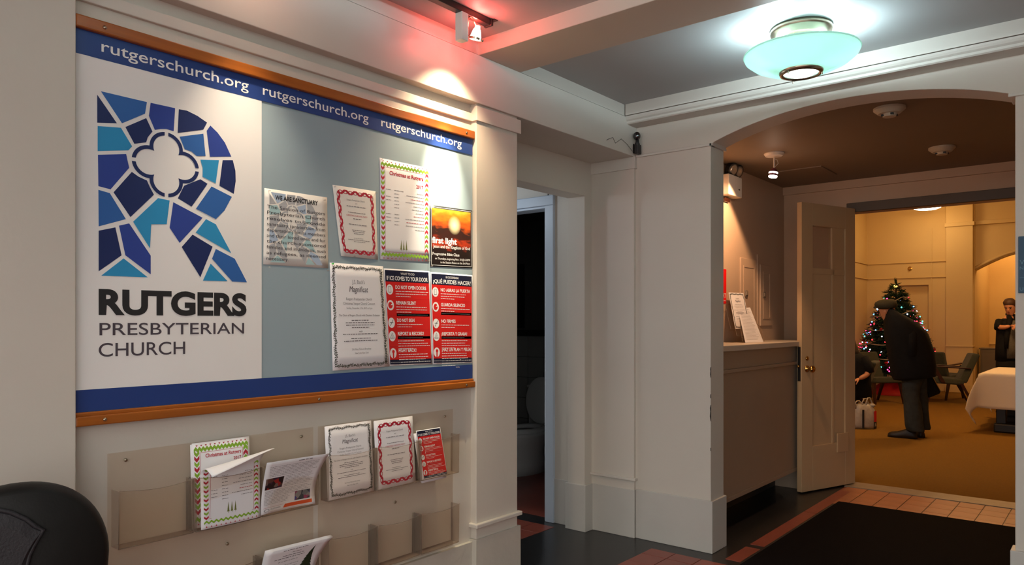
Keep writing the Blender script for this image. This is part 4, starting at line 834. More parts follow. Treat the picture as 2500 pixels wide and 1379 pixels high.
def leansheet(name, label, q, draw, w=216, h=279):
    c = [cv(*p) for p in q]; r = thing(name, label, 'papers', tuple(c[3])); nrm = (c[2]-c[3]).cross(c[0]-c[3]).normalized()
    fm = lambda px, py, l=0: (c[3]*(1-px/w)+c[2]*(px/w))*(1-py/h)+(c[0]*(1-px/w)+c[1]*(px/w))*(py/h)+nrm*l
    so = MB().grid(lambda a, b: fm(a*w, b*h), 2, 2).build('sheet', PAPER, r, solid=.0008); s = Sheet(w, h, lambda x, y, l=0: fm(x, y, l+.0012)); s.sheet = so; draw(s); s.build(r)
def page(s):
    s.bars('headline', INKG, 40, 170, 258, 6, rr)
    for k in range(24): s.bars('small_print', INKL, 22, 190-rr.uniform(0, 40), 244-k*9.6, 3.0, rr)
leansheet('program_page', 'white typed program page leaning on the counter stand', ((385, 705, -2.315), (572, 692, -2.31), (778, 1222, -2.155), (500, 1232, -2.17)), page)
leansheet('concert_page', 'garland bordered concert page in the rear tier of the counter stand', ((243, 462, -2.352), (470, 474, -2.345), (575, 1010, -2.245), (345, 1020, -2.255)), lambda s: (garland(s, 216, 279, 12, rr, .8), concert(s, 216, 279)))
# ceiling spot of the vestibule
vs = thing('ceiling_spotlight', 'small round-base ceiling spotlight aimed at the vestibule wall', 'spotlight', (-1.943, 5.371, 2.64))
MB().lathe([(.001, 0), (.072, 0), (.072, -.006), (.06, -.022), (.02, -.028), (.001, -.028)], 28, Matrix.Translation((-1.943, 5.371, 2.64))).build('canopy', WPLAS, vs, smooth=False)
MB().tube([(-1.943, 5.371, 2.615), (-1.943, 5.371, 2.53)], .006, 8).build('stem', WPLAS, vs)
MB().tube([(-1.943, 5.371, 2.60), (-1.925, 5.385, 2.59), (-1.920, 5.39, 2.565), (-1.938, 5.375, 2.54)], .002, 6).build('cable', WPLAS, vs, smooth=True)
vd = Vector((-.45, -.35, -.82)).normalized(); vc = Vector((-1.95, 5.371, 2.485))
VM = Matrix.Translation(vc) @ Vector((-.12, -.05, -1)).to_track_quat('-Z', 'Y').to_matrix().to_4x4() @ Matrix.Scale(.88, 4)
VHOT = mat('vestibule_lamp_glow', (.9, .8, .6, 1), .3, emit=(1, .82, .70, 1), estr=20.0)
MB().lathe([(.010, .055), (.022, .045), (.034, .025), (.034, .020)], 20, VM, True).build('socket', mat('spot_rust', S(96, 40, 48), .4), vs)
MB().lathe([(.035, .020), (.037, .014), (.035, .008)], 20, VM, True).build('glow_band', VHOT, vs)
MB().lathe([(.034, .008), (.034, -.010)], 20, VM, True).build('collar', bpy.data.materials['spot_rust'], vs)
MB().lathe([(.034, -.010), (.036, -.018), (.030, -.026), (.001, -.028)], 20, VM, True).build('lamp_face', VHOT, vs)
lampo('vestibule_beam', 'SPOT', vc+vd*.045, 50, (1, .56, .29), vs, .02, math.radians(142), .20, target=vc+vd)
lampo('vestibule_glow', 'POINT', vc+Vector((0, 0, -.045)), .7, (1, .60, .34), vs, .03)
for x, y, lab in ((-1.018, 4.66, 'round cream smoke detector on the ceiling just inside the arch'), (-.961, 5.95, 'round cream smoke detector on the ceiling nearer the doorway')):
    sd = thing('smoke_detector', lab, 'smoke detector', (x, y, 2.64), group='smoke detectors on the vestibule ceiling')
    M = Matrix.Translation((x, y, 2.64)); MB().lathe([(.001, 0), (.085, 0), (.085, -.012), (.078, -.018), (.060, -.034), (.040, -.036), (.034, -.052), (.001, -.053)], 28, M).build('housing', CPLAS, sd, smooth=False)
    for a in range(4): MB().box(x+.037*math.cos(a*1.57+.6)-.008, y+.037*math.sin(a*1.57+.6)-.008, 2.64-.048, x+.037*math.cos(a*1.57+.6)+.008, y+.037*math.sin(a*1.57+.6)+.008, 2.64-.038).build('vent_slot', BLKP, sd)
hp = thing('trim_4', 'flat access panel in the vestibule ceiling', 'access panel', (-2.0, 6.25, 2.64), kind='structure'); MB().box(-2.18, 6.03, 2.632, -1.808, 6.46, 2.642).build('panel', VCEIL, hp, bevel=.002)
# ------------------------------------------------------------------ restroom toilet
to = thing('toilet', 'white toilet with raised lid in the dark restroom', 'toilet', (-4.25, 5.4, 0))
def oval(cx, cy, z, rx, ry, n=24, e=0.0): return [Vector((cx+rx*math.cos(2*math.pi*k/n), cy+ry*math.sin(2*math.pi*k/n)*(1+e*math.sin(2*math.pi*k/n)), z)) for k in range(n)]
cx = -4.25
MB().loft([oval(cx, 5.36, 0.004, .125, .25), oval(cx, 5.36, .10, .115, .24), oval(cx, 5.35, .20, .12, .235), oval(cx, 5.32, .29, .165, .255), oval(cx, 5.31, .36, .185, .27), oval(cx, 5.31, .395, .19, .275)]).build('bowl', CERAM, to, smooth=True)
MB().tube([Vector((cx+.155*math.cos(a), 5.31+.235*math.sin(a), .41)) for a in [2*math.pi*k/28 for k in range(28)]], .028, 8, True).build('seat', CERAM, to, smooth=True)
MB().loft([oval(cx, 5.31, .398, .13, .205), oval(cx, 5.31, .399, .12, .19)]).build('water_shadow', DARKW, to)
lid = [[Vector((cx+.185*math.cos(a)*q, 5.565+.012*k+.03*(math.sin(a)+1)*.5, .655+.225*math.sin(a)*q)) for a in [2*math.pi*j/28 for j in range(28)]] for k, q in ((0, .97), (.3, 1), (1, 1), (1.3, .97))]
MB().loft(lid).build('lid', CERAM, to, smooth=True)
tk = MB().box(cx-.22, 5.66, .38, cx+.22, 5.87, .76).build('tank', CERAM, to, bevel=.02, seg=3)
MB().box(cx-.23, 5.65, .76, cx+.23, 5.88, .79).build('tank_lid', CERAM, tk, bevel=.01)
MB().box(cx-.12, 5.52, .36, cx+.12, 5.70, .40).build('rear_deck', CERAM, to, bevel=.01)
MB().tube([(cx-.15, 5.655, .70), (cx-.15, 5.635, .70), (cx-.09, 5.63, .69)], .007, 6).build('flush_handle', CHROME, tk)
# ------------------------------------------------------------------ furniture of the lit room
UPH = mat('green_gray_upholstery', (.052, .056, .042, 1), .9, .15, var=.2, scale=40, bump=.3, bscale=250, sheen=.1)
def lounge_chair(label):
    # local: faces +y, origin on the floor
    r = thing('lounge_chair', label, 'chair', (0, 0, 0), local=True)
    def slab(p, m, nm, bev=.03): MB().hexa([Vector(q) for q in p]).build(nm, m, r, bevel=bev, seg=3, smooth=False)
    slab([(-.27, -.26, .33), (.27, -.26, .33), (.27, .28, .36), (-.27, .28, .36), (-.27, -.26, .43), (.27, -.26, .43), (.27, .28, .465), (-.27, .28, .465)], UPH, 'seat')
    slab([(-.26, -.30, .36), (.26, -.30, .36), (.26, -.19, .40), (-.26, -.19, .40), (-.26, -.50, .86), (.26, -.50, .86), (.26, -.39, .87), (-.26, -.39, .87)], UPH, 'backrest')
    for s in (-1, 1):
        MB().loft([[Vector((s*.25+a, .22+b, .36)) for a, b in ((-.025, -.025), (.025, -.025), (.025, .025), (-.025, .025))], [Vector((s*.27+a, .29+b, 0)) for a, b in ((-.015, -.015), (.015, -.015), (.015, .015), (-.015, .015))]]).build('leg', DWOOD, r)
        MB().loft([[Vector((s*.25+a, -.22+b, .36)) for a, b in ((-.025, -.025), (.025, -.025), (.025, .025), (-.025, .025))], [Vector((s*.27+a, -.40+b, 0)) for a, b in ((-.015, -.015), (.015, -.015), (.015, .015), (-.015, .015))]]).build('leg', DWOOD, r)
        MB().hexa([Vector(p) for p in ((s*.27-.025, -.36, .605), (s*.27+.025, -.36, .605), (s*.27+.025, .24, .635), (s*.27-.025, .24, .635), (s*.27-.025, -.36, .63), (s*.27+.025, -.36, .63), (s*.27+.025, .24, .66), (s*.27-.025, .24, .66))]).build('armrest', DWOOD, r, bevel=.006)
        MB().hexa([Vector(p) for p in ((s*.285-.015, .02, .37), (s*.285+.015, .02, .37), (s*.285+.015, .08, .37), (s*.285-.015, .08, .37), (s*.285-.015, .15, .62), (s*.285+.015, .15, .62), (s*.285+.015, .21, .62), (s*.285-.015, .21, .62))]).build('arm_support', DWOOD, r, bevel=.004)
    return r
ch0 = lounge_chair('green-gray lounge chair with dark wood arms beside the tablecloth')
def aim(o, x, y, fx, fy): o.location = (x, y, .004); o.rotation_euler = (0, 0, math.atan2(fy, fx)-math.pi/2)
aim(ch0, -2.33, 14.62, -.90, -.28); ch0['group'] = 'lounge chairs of the golden room'
for lab, a in (('green-gray lounge chair standing behind the shopping bag', (-3.22, 13.95, .75, -.66)), ('green-gray lounge chair turned away behind the stooping person', (-2.53, 15.5, .25, .95)), ('green-gray lounge chair in which the seated person sits', (-3.02, 10.90, -.97, -.12))):
    c = copy_tree(ch0); c['label'] = lab; aim(c, *a)
# table and cloth
tb = thing('folding_table', 'dark-legged table under a white cloth', 'table', (-.75, 11.8, 0))
MB().box(-1.33, 11.05, .725, .4, 12.55, .755).build('tabletop', DWOOD, tb, bevel=.004)
for x0, y0 in ((-1.20, 11.15), (.2, 11.15), (-1.20, 12.35), (.2, 12.35)): MB().box(x0, y0, 0.004, x0+.11, y0+.11, .726).build('leg', BLKP, tb, bevel=.01)
bx('foot_beam', BLKP, -1.22, 11.08, .004, .36, 11.34, .12, tb, .02); bx('foot_beam', BLKP, -1.22, 12.26, .004, .36, 12.52, .10, tb, .02)
CLOTH = mat('white_tablecloth', (.72, .66, .58, 1), .85, .1, var=.03, bump=.15, bscale=30)
def cloth():
    # square of cloth over the table; the corner of the drape hangs as a point
    x0, x1, y0, y1, D, ztop = -1.345, .41, 11.035, 12.565, .30, .759; n = 60; vs = []; fs = []; ov = .46
    for j in range(n+1):
        for i in range(n+1):
            x = x0-ov+(x1-x0+2*ov)*i/n; y = y0-ov+(y1-y0+2*ov)*j/n
            dx = max(x0-x, 0)+max(x-x1, 0)*1; dy = max(y0-y, 0)+max(y-y1, 0)
            sx = -1 if x < x0 else 1; sy = -1 if y < y0 else 1
            drop = max(dx, dy)*.97 if not (dx and dy) else (dx+dy)*.72+abs(dx-dy)*.22
            CN = math.sin(2*math.atan2(dy, dx))**.7*(.11*drop/.46 if drop < .46 else max(0, .11*(1-(drop-.46)/.22))) if dx > 0 and dy > 0 else 0
            px = min(max(x, x0), x1); py = min(max(y, y0), y1)
            fl_ = .02*math.sin(y*9+x*2)*(dx > 0)+.02*math.sin(x*11)*(dy > 0)
            qx = px+sx*((.02+.18*dx*.5)*(dx > 0)+fl_*(dx > 0)*dx*2+CN)
            qy = py+sy*((.02+.18*dy*.5)*(dy > 0)+fl_*(dy > 0)*dy*2+CN)
            vs.append(Vector((qx, qy, max(ztop-drop, .02))))
    for j in range(n):
        for i in range(n): a = j*(n+1)+i; fs.append((a, a+1, a+n+2, a+n+1))
    o = MB().add(vs, fs).build('tablecloth', CLOTH, None, smooth=True, solid=.003); nop(o, 'white tablecloth with a corner point hanging toward the carpet', 'tablecloth')
cloth()
# grey cabinet beyond the pilaster
cb = thing('utility_cabinet', 'gray box cabinet standing behind the table near the far arch', 'cabinet', (-1.95, 17.6, 0))
bx('body', mat('cabinet_gray', (.16, .13, .09, 1), .6), -2.15, 17.5, .003, -1.55, 17.95, .86, cb, .01); bx('door_panel', MATS['cabinet_gray'], -2.12, 17.49, .06, -1.58, 17.505, .80, cb, .005); bx('top', MATS['cabinet_gray'], -2.17, 17.48, .86, -1.53, 17.97, .885, cb, .005)
# ------------------------------------------------------------------ christmas tree
TX, TY = -3.36, 15.9
tree = thing('christmas_tree', 'decorated Christmas tree with glowing coloured lights', 'christmas tree', (TX, TY, 0))
NEED = mat('fir_needles', (.012, .035, .018, 1), .7, .2, var=.4, scale=20)
g = random.Random(11); mb = MB()
def rad(z): return .70*min(1, max(0, (2.2-z)/1.5))**.75
def needle(c, d, l, w):
    d = d.normalized(); u = d.cross(Vector((g.uniform(-1, 1), g.uniform(-1, 1), g.uniform(-1, 1)))).normalized()*w
    mb.add([c-u, c+u, c+d*l+u*.2, c+d*l-u*.2], [(0, 1, 2, 3)])
for i in range(760):
    z = .40+1.78*(1-math.sqrt(g.random()))*1.0; a = g.uniform(0, 2*math.pi); R = rad(z); L = R*g.uniform(.75, 1.08)
    o = Vector((TX, TY, z+.10*R)); tip = Vector((TX+L*math.cos(a), TY+L*math.sin(a), z-.12*R+g.uniform(-.02, .05))); d = tip-o
    for k in range(7):
        t = .35+.65*k/6; c = o+d*t
        for q in range(4): needle(c, d.normalized()*.6+Vector((g.uniform(-1, 1), g.uniform(-1, 1), g.uniform(-.6, .7))), g.uniform(.05, .11), .010)
for k in range(40): needle(Vector((TX, TY, 2.05+k*.004)), Vector((g.uniform(-.5, .5), g.uniform(-.5, .5), 1)), .09, .008)
o = mb.build('needles', NEED, tree); o['kind'] = 'stuff'
MB().lathe([(.045, .02), (.03, 1.2), (.008, 2.2)], 8, Matrix.Translation((TX, TY, 0))).build('trunk', DWOOD, tree)
MB().lathe([(.55, .006), (.42, .10), (.25, .22), (.10, .30)], 28, Matrix.Translation((TX, TY, 0)), False).build('skirt', mat('red_skirt', S(150, 12, 16), .7), tree, smooth=True, solid=.004)
mb = MB(); pts = []
for k in range(240):
    t = k/239; z = .50+1.55*t; a = t*2*math.pi*5.5; R = rad(z)*1.02+.015; pts.append(Vector((TX+R*math.cos(a), TY+R*math.sin(a), z+.02*math.sin(k*.9))))
mb.tube(pts, [.004+.007*abs(math.sin(k*.7)) for k in range(len(pts))], 6).build('garland', mat('silver_garland', (.40, .34, .26, 1), .4, .5, metal=.3), tree, smooth=True)
LC = [mat('light_'+n, c, .4, emit=c, estr=st) for n, c, st in (('red', (1, .03, .04, 1), 4), ('pink', (1, .05, .20, 1), 4), ('white', (.8, .9, 1, 1), 3), ('blue', (.15, .4, 1, 1), 4), ('teal', (.1, .8, .7, 1), 3), ('amber', (1, .5, .08, 1), 9))]
bm_ = {}
for k in range(285):
    z = .45+1.70*(1-math.sqrt(1-g.random()*.98)) ; a = g.uniform(0, 2*math.pi); R = rad(z)*g.uniform(.9, 1.06)+.012; c = g.choice((0, 0, 0, 1, 1, 2, 3, 3, 4) if z < 1.9 else (0, 5, 2, 1))
    if c not in bm_: o = MB().sphere((0, 0, 0), .0145, 8).build('light_bulb', LC[c], None, smooth=True); bm_[c] = o.data
    else: o = bpy.data.objects.new('light_bulb', bm_[c]); COL.objects.link(o)
    o.parent = tree; o.location = (R*math.cos(a), R*math.sin(a), z)
om = None
for k in range(26):
    z = .5+1.4*(1-math.sqrt(1-g.random()*.95)); a = g.uniform(0, 2*math.pi); R = rad(z)*1.0+.02
    if om is None: o = MB().sphere((0, 0, 0), .032, 10).build('bauble', mat('red_bauble', S(150, 16, 22), .2, .5, metal=.4), None, smooth=True); om = o.data
    else: o = bpy.data.objects.new('bauble', om); COL.objects.link(o)
    o.parent = tree; o.location = (R*math.cos(a), R*math.sin(a), z)
MB().sphere((TX, TY, 2.12), .035, 10).build('amber_topper', LC[5], tree, smooth=True)

# ------------------------------------------------------------------ people
SKIN = mat('skin', S(200, 140, 104), .55, .3, var=.06, scale=30); COATM = mat('black_coat', (.008, .008, .009, 1), .85, .15, var=.3, scale=20, bump=.2, bscale=40)
JEAN = mat('dark_jeans', (.042, .046, .044, 1), .9, .1, var=.35, scale=18, bump=.25, bscale=60); SHOE = mat('brown_black_shoe', (.012, .008, .007, 1), .5); CAPM = mat('tweed_cap', (.045, .04, .026, 1), .95, .1, var=.3, scale=60); HAIR = mat('dark_hair', (.018, .010, .007, 1), .6, var=.3, scale=80)
HAIRB = mat('brown_hair', (.06, .028, .014, 1), .6, var=.3, scale=80)
def frame(x, y):
    o = Vector((x, y, 0)); r = Vector((RT[0], RT[1], 0)); f = Vector((FW[0], FW[1], 0))
    return lambda a, d, z: o+r*a+f*d+Vector((0, 0, z))   # a: to the side, d: depth, z: up
def ell(c, ax, ay, ra, rb, n=18, e=2.0):
    out = []
    for k in range(n):
        t = 2*math.pi*k/n; cs, sn = math.cos(t), math.sin(t); p = 2/e
        out.append(c+ax*(ra*math.copysign(abs(cs)**p, cs))+ay*(rb*math.copysign(abs(sn)**p, sn)))
    return out
def limb(mb, pts, rs, n=12): return mb.tube(pts, rs, n)
def hand(root, wrist, d, up, m, s=1.0, curl=.5, nm='hand'):
    """palm with four bent fingers and a thumb"""
    d = d.normalized(); side = d.cross(up).normalized(); up = side.cross(d).normalized(); mb = MB()
    pal = [ell(wrist+d*(t*s), side, up, a*s, b*s, 10) for t, a, b in ((0, .026, .018), (.03, .036, .016), (.065, .042, .014), (.085, .040, .012))]; mb.loft(pal)
    for k, (o, l) in enumerate(((-.03, .062), (-.010, .075), (.011, .070), (.031, .055))):
        b = wrist+d*(.08*s)+side*(o*s); p1 = b+(d*math.cos(curl)-up*math.sin(curl))*(l*.45*s); p2 = p1+(d*math.cos(curl*2)-up*math.sin(curl*2))*(l*.35*s); p3 = p2+(d*math.cos(curl*2.6)-up*math.sin(curl*2.6))*(l*.25*s)
        mb.tube([b-d*.012*s, b, p1, p2, p3], [.009*s, .009*s, .0085*s, .0075*s, .005*s], 8)
    b = wrist+d*(.025*s)-side*(.032*s); mb.tube([b+side*.012*s, b, b+(d*.6-side*.7-up*.3)*(.035*s), b+(d*1.3-side*.8-up*.8)*(.045*s)], [.011*s, .011*s, .009*s, .006*s], 8)
    return mb
def head(mb, c, f, up, s=1.0):
    """head with brow, nose, mouth and chin; f is the way the face looks"""
    f = f.normalized(); sd = f.cross(up).normalized(); up = sd.cross(f).normalized(); n = 20; rings = []
    prof = [(-.125, .020, .030, .045), (-.115, .045, .048, .030), (-.095, .058, .062, .016), (-.06, .066, .078, .006), (-.02, .072, .088, 0), (.03, .076, .094, -.004), (.07, .072, .090, -.008), (.10, .056, .070, -.010), (.118, .030, .040, -.010), (.122, .006, .008, -.010)]
    for z, a, b, o in prof: rings.append([c+up*(z*s)+f*((o+b*math.cos(t))*s)+sd*(a*s*math.sin(t)) for t in [2*math.pi*k/n for k in range(n)]])
    mb.loft(rings)
    mb.loft([ell(c+f*(.088*s)+up*(.012*s), sd, up, .008*s, .010*s, 8), ell(c+f*(.102*s)-up*(.014*s), sd, up, .013*s, .010*s, 8), ell(c+f*(.108*s)-up*(.028*s), sd, up, .015*s, .009*s, 8), ell(c+f*(.086*s)-up*(.034*s), sd, up, .014*s, .006*s, 8)])
    for q in (-1, 1): mb.loft([ell(c+sd*(q*.072*s)-up*(.005*s)-f*(.004*s), f, up, .016*s, .028*s, 10), ell(c+sd*(q*.084*s)-up*(.003*s)-f*(.010*s), f, up, .018*s, .030*s, 10)])
    return sd, up
def face_parts(root, c, f, sd, up, s=1.0):
    eye = MB(); 
    for q in (-1, 1): eye.sphere(c+f*(.083*s)+sd*(q*.030*s)+up*(.012*s), .009*s, 8)
    eye.build('eyes', BLKP, root, smooth=True)
    MB().loft([ell(c+f*(.085*s)-up*(.062*s), sd, up, .022*s, .006*s, 10), ell(c+f*(.092*s)-up*(.062*s), sd, up, .016*s, .004*s, 10)]).build('mouth', mat('lips', S(150, 80, 70), .5) if 'lips' not in MATS else MATS['lips'], root)
    b = MB()
    for q in (-1, 1): b.tube([c+f*(.088*s)+sd*(q*.016*s)+up*(.030*s), c+f*(.088*s)+sd*(q*.030*s)+up*(.034*s), c+f*(.076*s)+sd*(q*.046*s)+up*(.028*s)], .004*s, 6)
    b.build('eyebrows', HAIR, root)
# stooping man in a black coat
Pm = frame(-1.895, 9.93); sc = 201.0
mp = lambda u, v, d=0.0: Pm((u-2217)/sc, d, EYE-(v-HZ)/sc)
man = thing('person', 'person in black coat, jeans and flat cap stooping before the Christmas tree', 'person', tuple(Pm(0, 0, 0)))
rx = Vector((RT[0], RT[1], 0)); fy = Vector((FW[0], FW[1], 0)); uz = Vector((0, 0, 1))
facing = (Vector((-1, 0, 0))*.9+fy*.25-uz*.30).normalized()
body = MB()
hc = mp(2157, 758, .06); sdv, upv = head(body, hc, facing, (uz-rx*.35+fy*.05).normalized())
body.loft([ell(mp(2161, 768, .05), rx, fy, .05, .055, 14), ell(mp(2174, 771, .02), rx, fy, .06, .065, 14), ell(mp(2190, 785, 0), rx, fy, .11, .10, 14), ell(mp(2204, 815, 0), rx, fy, .17, .11, 14), ell(mp(2214, 880, 0), rx, fy, .17, .12, 14), ell(mp(2216, 930, 0), rx, fy, .15, .11, 14)])
for pts, rs in (([mp(2202, 920, -.05), mp(2204, 975, -.06), mp(2212, 1048, -.07)], [.085, .06, .042]), ([mp(2234, 920, .08), mp(2242, 975, .08), mp(2250, 1048, .08)], [.085, .06, .042])): limb(body, pts, rs)
for pts, rs in (([mp(2200, 792, -.10), mp(2192, 862, -.14), mp(2206, 890, .08)], [.05, .042, .032]), ([mp(2190, 787, .10), mp(2188, 858, .16), mp(2206, 885, .14)], [.05, .042, .032])): limb(body, pts, rs)
body.build('body', SKIN, man, smooth=True, sub=1)
hand(man, mp(2206, 890, .08), (fy*.6+rx*.3-uz*.1), uz, SKIN).build('hand', SKIN, man, smooth=True); hand(man, mp(2206, 885, .14), (fy*.4+rx*.5-uz*.1), uz, SKIN).build('hand', SKIN, man, smooth=True)
face_parts(man, hc, facing, sdv, upv)
coat = MB()
def sec(c, v, hw, dd, d=0.0, tilt=0.0): return [p+uz*(tilt*((p-mp(c, v, d)).dot(rx))) for p in ell(mp(c, v, d), rx, fy, hw/sc, dd, 28, 2.4)]
coat.loft([sec(2172, 766, 12, .06, .04, -.5), sec(2175, 764, 20, .09, .04, -.55), sec(2184, 772, 32, .15, .02, -.55), sec(2191, 786, 42, .20, .01, -.42), sec(2196, 805, 47, .215, 0, -.25), sec(2201, 832, 49.5, .215, 0, -.10), sec(2209, 863, 51, .215, 0), sec(2213, 893, 49.5, .22, 0), sec(2215, 915, 46, .21, 0, .10), sec(2217, 921, 45, .205, 0, .14), sec(2217, 919, 40, .18, 0, .12)])
limb(coat, [mp(2200, 790, -.10), mp(2192, 818, -.145), mp(2192, 862, -.15), mp(2198, 884, -.06), mp(2206, 890, .06)], [.085, .082, .076, .066, .055]); limb(coat, [mp(2186, 785, .10), mp(2184, 812, .15), mp(2190, 862, .16), mp(2204, 884, .14)], [.085, .08, .07, .054])
coat.build('coat', COATM, man, smooth=True)
MB().loft([sec(2166, 764, 15, .075, .05, -.8), sec(2169, 759, 17, .085, .045, -.8), sec(2174, 763, 22, .10, .04, -.7), sec(2178, 770, 26, .11, .04, -.6)]).build('collar', COATM, man, smooth=True)
jn = MB()
def leg(rows, d, dd): return [ell(mp((a+b)/2, v, d), rx, fy, (b-a)/2/sc, dd, 20, 2.2) for v, a, b in rows]
jn.loft(leg([(905, 2180, 2240), (940, 2183, 2222), (965, 2184, 2219), (975, 2187, 2221), (985, 2187, 2224), (1010, 2188, 2228), (1035, 2190, 2230), (1046, 2193, 2232), (1049, 2196, 2231)], -.06, .095))
jn.loft(leg([(905, 2200, 2258), (935, 2219, 2257), (960, 2223, 2256), (975, 2226, 2258), (1000, 2229, 2258), (1030, 2233, 2261), (1044, 2234, 2264), (1048, 2236, 2262)], .09, .09))
jn.build('jeans', JEAN, man, smooth=True)
def shoe(toe, heel, w=.05):
    t = Vector((*toe, 0)); h = Vector((*heel, 0)); d = (t-h).normalized(); sdd = Vector((-d.y, d.x, 0)); L = (t-h).length; mb = MB()
    prof = [(-.012, .026, .05), (.0, .038, .09), (.04, .044, .115), (.10, .044, .115), (.15, .046, .095), (.20, .052, .075), (.26, .052, .066), (.295, .042, .055), (.312, .022, .036), (.316, .006, .018)]
    rings = []
    for p, a, hh in prof:
        c = h+d*(p/.315*L); rings.append([c+sdd*(a*math.cos(q))+uz*(.006+max(0, hh*math.sin(q)) if math.sin(q) > 0 else .006) for q in [2*math.pi*k/14 for k in range(14)]])
    return mb.loft(rings)
shoe((-2.175, 9.87), (-1.865, 9.855)).build('shoe', SHOE, man, smooth=True); shoe((-2.03, 10.22), (-1.825, 10.01)).build('shoe', SHOE, man, smooth=True)
cu_ = (uz-rx*.25).normalized(); cap = MB(); cfr = (facing+uz*.25).normalized(); csd = cfr.cross(cu_).normalized(); ccu = csd.cross(cfr).normalized(); cc = hc+ccu*.055-cfr*.005
cap.loft([ell(cc+ccu*z+cfr*o, cfr, csd, a, b, 24) for z, a, b, o in ((-.02, .105, .092, 0), (.0, .12, .104, .008), (.03, .128, .110, .014), (.055, .118, .100, .012), (.075, .085, .075, .005), (.083, .02, .02, 0))])
cap.loft([ell(cc+ccu*z+cfr*o, cfr, csd, a, b, 20) for z, a, b, o in ((-.012, .05, .082, .10), (.0, .055, .085, .098), (.014, .045, .075, .085))]); cap.build('flat_cap', CAPM, man, smooth=True)
# black folder hanging from his far hand
fo = thing('black_folder', 'black folder with a pale edge hanging beside the stooping person', 'folder', tuple(mp(2262, 960, .1)))
MB().prism([(2254, 905), (2258, 908), (2283, 955), (2281, 960), (2256, 970), (2248, 940)], lambda u, v, d: mp(u, v, d), .02, .05).build('cover', COATM, fo); MB().tube([mp(2257, 908, .015), mp(2283, 955, .015)], .005, 6).build('pale_edge', STEEL, fo)
# shopping bag on the floor
sbx, sby = -2.58, 10.40; bg = thing('shopping_bag', 'white plastic shopping bag with red and dark print on the carpet', 'bag', (sbx, sby, 0)); Pb = frame(sbx, sby)
BAGM = mat('white_bag_plastic', (.42, .37, .31, 1), .4, .4, var=.25, scale=14, bump=.5, bscale=22)
g2 = random.Random(5); bag = MB(); rings = []
for z, w, d in ((.006, .14, .07), (.05, .15, .085), (.15, .145, .08), (.25, .135, .07), (.30, .11, .05), (.33, .09, .03)): rings.append([p+rx*g2.uniform(-.006, .006)+fy*g2.uniform(-.008, .008) for p in ell(Pb(0, 0, z), rx, fy, w, d, 26, 3)])
bag.loft(rings).build('bag_body', BAGM, bg, smooth=True)
for o, hgt in ((-.09, .40), (.0, .43), (.05, .44)): MB().tube([Pb(o-.03, -.03, .27), Pb(o-.035, -.035, .35), Pb(o-.01, -.03, hgt-.03), Pb(o+.02, -.02, hgt-.03), Pb(o+.05, -.02, .34), Pb(o+.055, -.03, .27)], .009, 6).build('handle', BAGM, bg, smooth=True)
for z0, z1, m in ((.10, .24, MATS['poster_red']), (.012, .10, INK)): MB().box(0, 0, 0, 0, 0, 0).add([], []) ; MB().loft([[Pb(a, d, z) for a, d in ((.100, -.075), (.142, -.055), (.150, .0), (.142, .04))] for z in (z0, z1)], False).build('printed_patch', m, bg)
MB().loft([[Pb(a, d, z) for a, d in ((-.062, -.088), (-.05, -.0895), (-.035, -.09))] for z in (.02, .26)], False).build('printed_patch', INK, bg)
MB().sphere(Pb(.10, -.02, .31), .035, 10, (1.2, 1, .8)).build('tied_knot', BAGM, bg, smooth=True)
# seated person half hidden by the door leaf
sx, sy = -2.86, 10.62; Ps = frame(sx, sy); k2 = 183.0; base_u = 2075.0
u0 = PX+FPX*(Vector((sx, sy)).dot(Vector(RT)))/(Vector((sx, sy)).dot(Vector(FW))); k2 = FPX/(Vector((sx, sy)).dot(Vector(FW)))
ps = lambda u, v, d=0.0: Ps((u-u0)/k2, d, EYE-(v-HZ)/k2)
sp = thing('person', 'person with dark hair in a black top seated beside the shopping bag', 'person', (sx, sy, 0))
body = MB(); hc2 = ps(2068, 840, .02); f2 = (-rx*.85+fy*.4-uz*.25).normalized(); sd2, up2 = head(body, hc2, f2, uz)
body.loft([ell(ps(2072, 852, .01), rx, fy, .05, .05, 14), ell(ps(2078, 862, 0), rx, fy, .06, .06, 14), ell(ps(2084, 880, 0), rx, fy, .15, .16, 14), ell(ps(2086, 930, 0), rx, fy, .15, .15, 14), ell(ps(2086, 965, 0), rx, fy, .17, .17, 14)])
limb(body, [ps(2098, 878, -.15), ps(2106, 910, -.19), ps(2092, 915, -.22), ps(2076, 922, -.24)], [.05, .042, .038, .026])
limb(body, [ps(2070, 880, .17), ps(2060, 910, .2), ps(2050, 925, .1)], [.05, .04, .028])
for d in (-.09, .09): limb(body, [ps(2086, 962, d), ps(2030, 965, d+.12), ps(2022, 1030, d+.14)], [.085, .062, .045])
body.build('body', SKIN, sp, smooth=True, sub=1); hand(sp, ps(2076, 922, -.24), (-rx*.9-uz*.35), uz, SKIN).build('hand', SKIN, sp, smooth=True); hand(sp, ps(2050, 925, .1), (-rx*.9-uz*.3), uz, SKIN).build('hand', SKIN, sp, smooth=True); face_parts(sp, hc2, f2, sd2, up2)
MB().loft([ell(hc2+up2*z-f2*o, f2, sd2, a, b, 18) for z, a, b, o in ((-.19, .06, .085, .07), (-.12, .075, .095, .05), (-.04, .09, .10, .03), (.04, .10, .10, .02), (.10, .085, .082, .015), (.135, .04, .04, .01))]).build('hair', HAIR, sp, smooth=True)
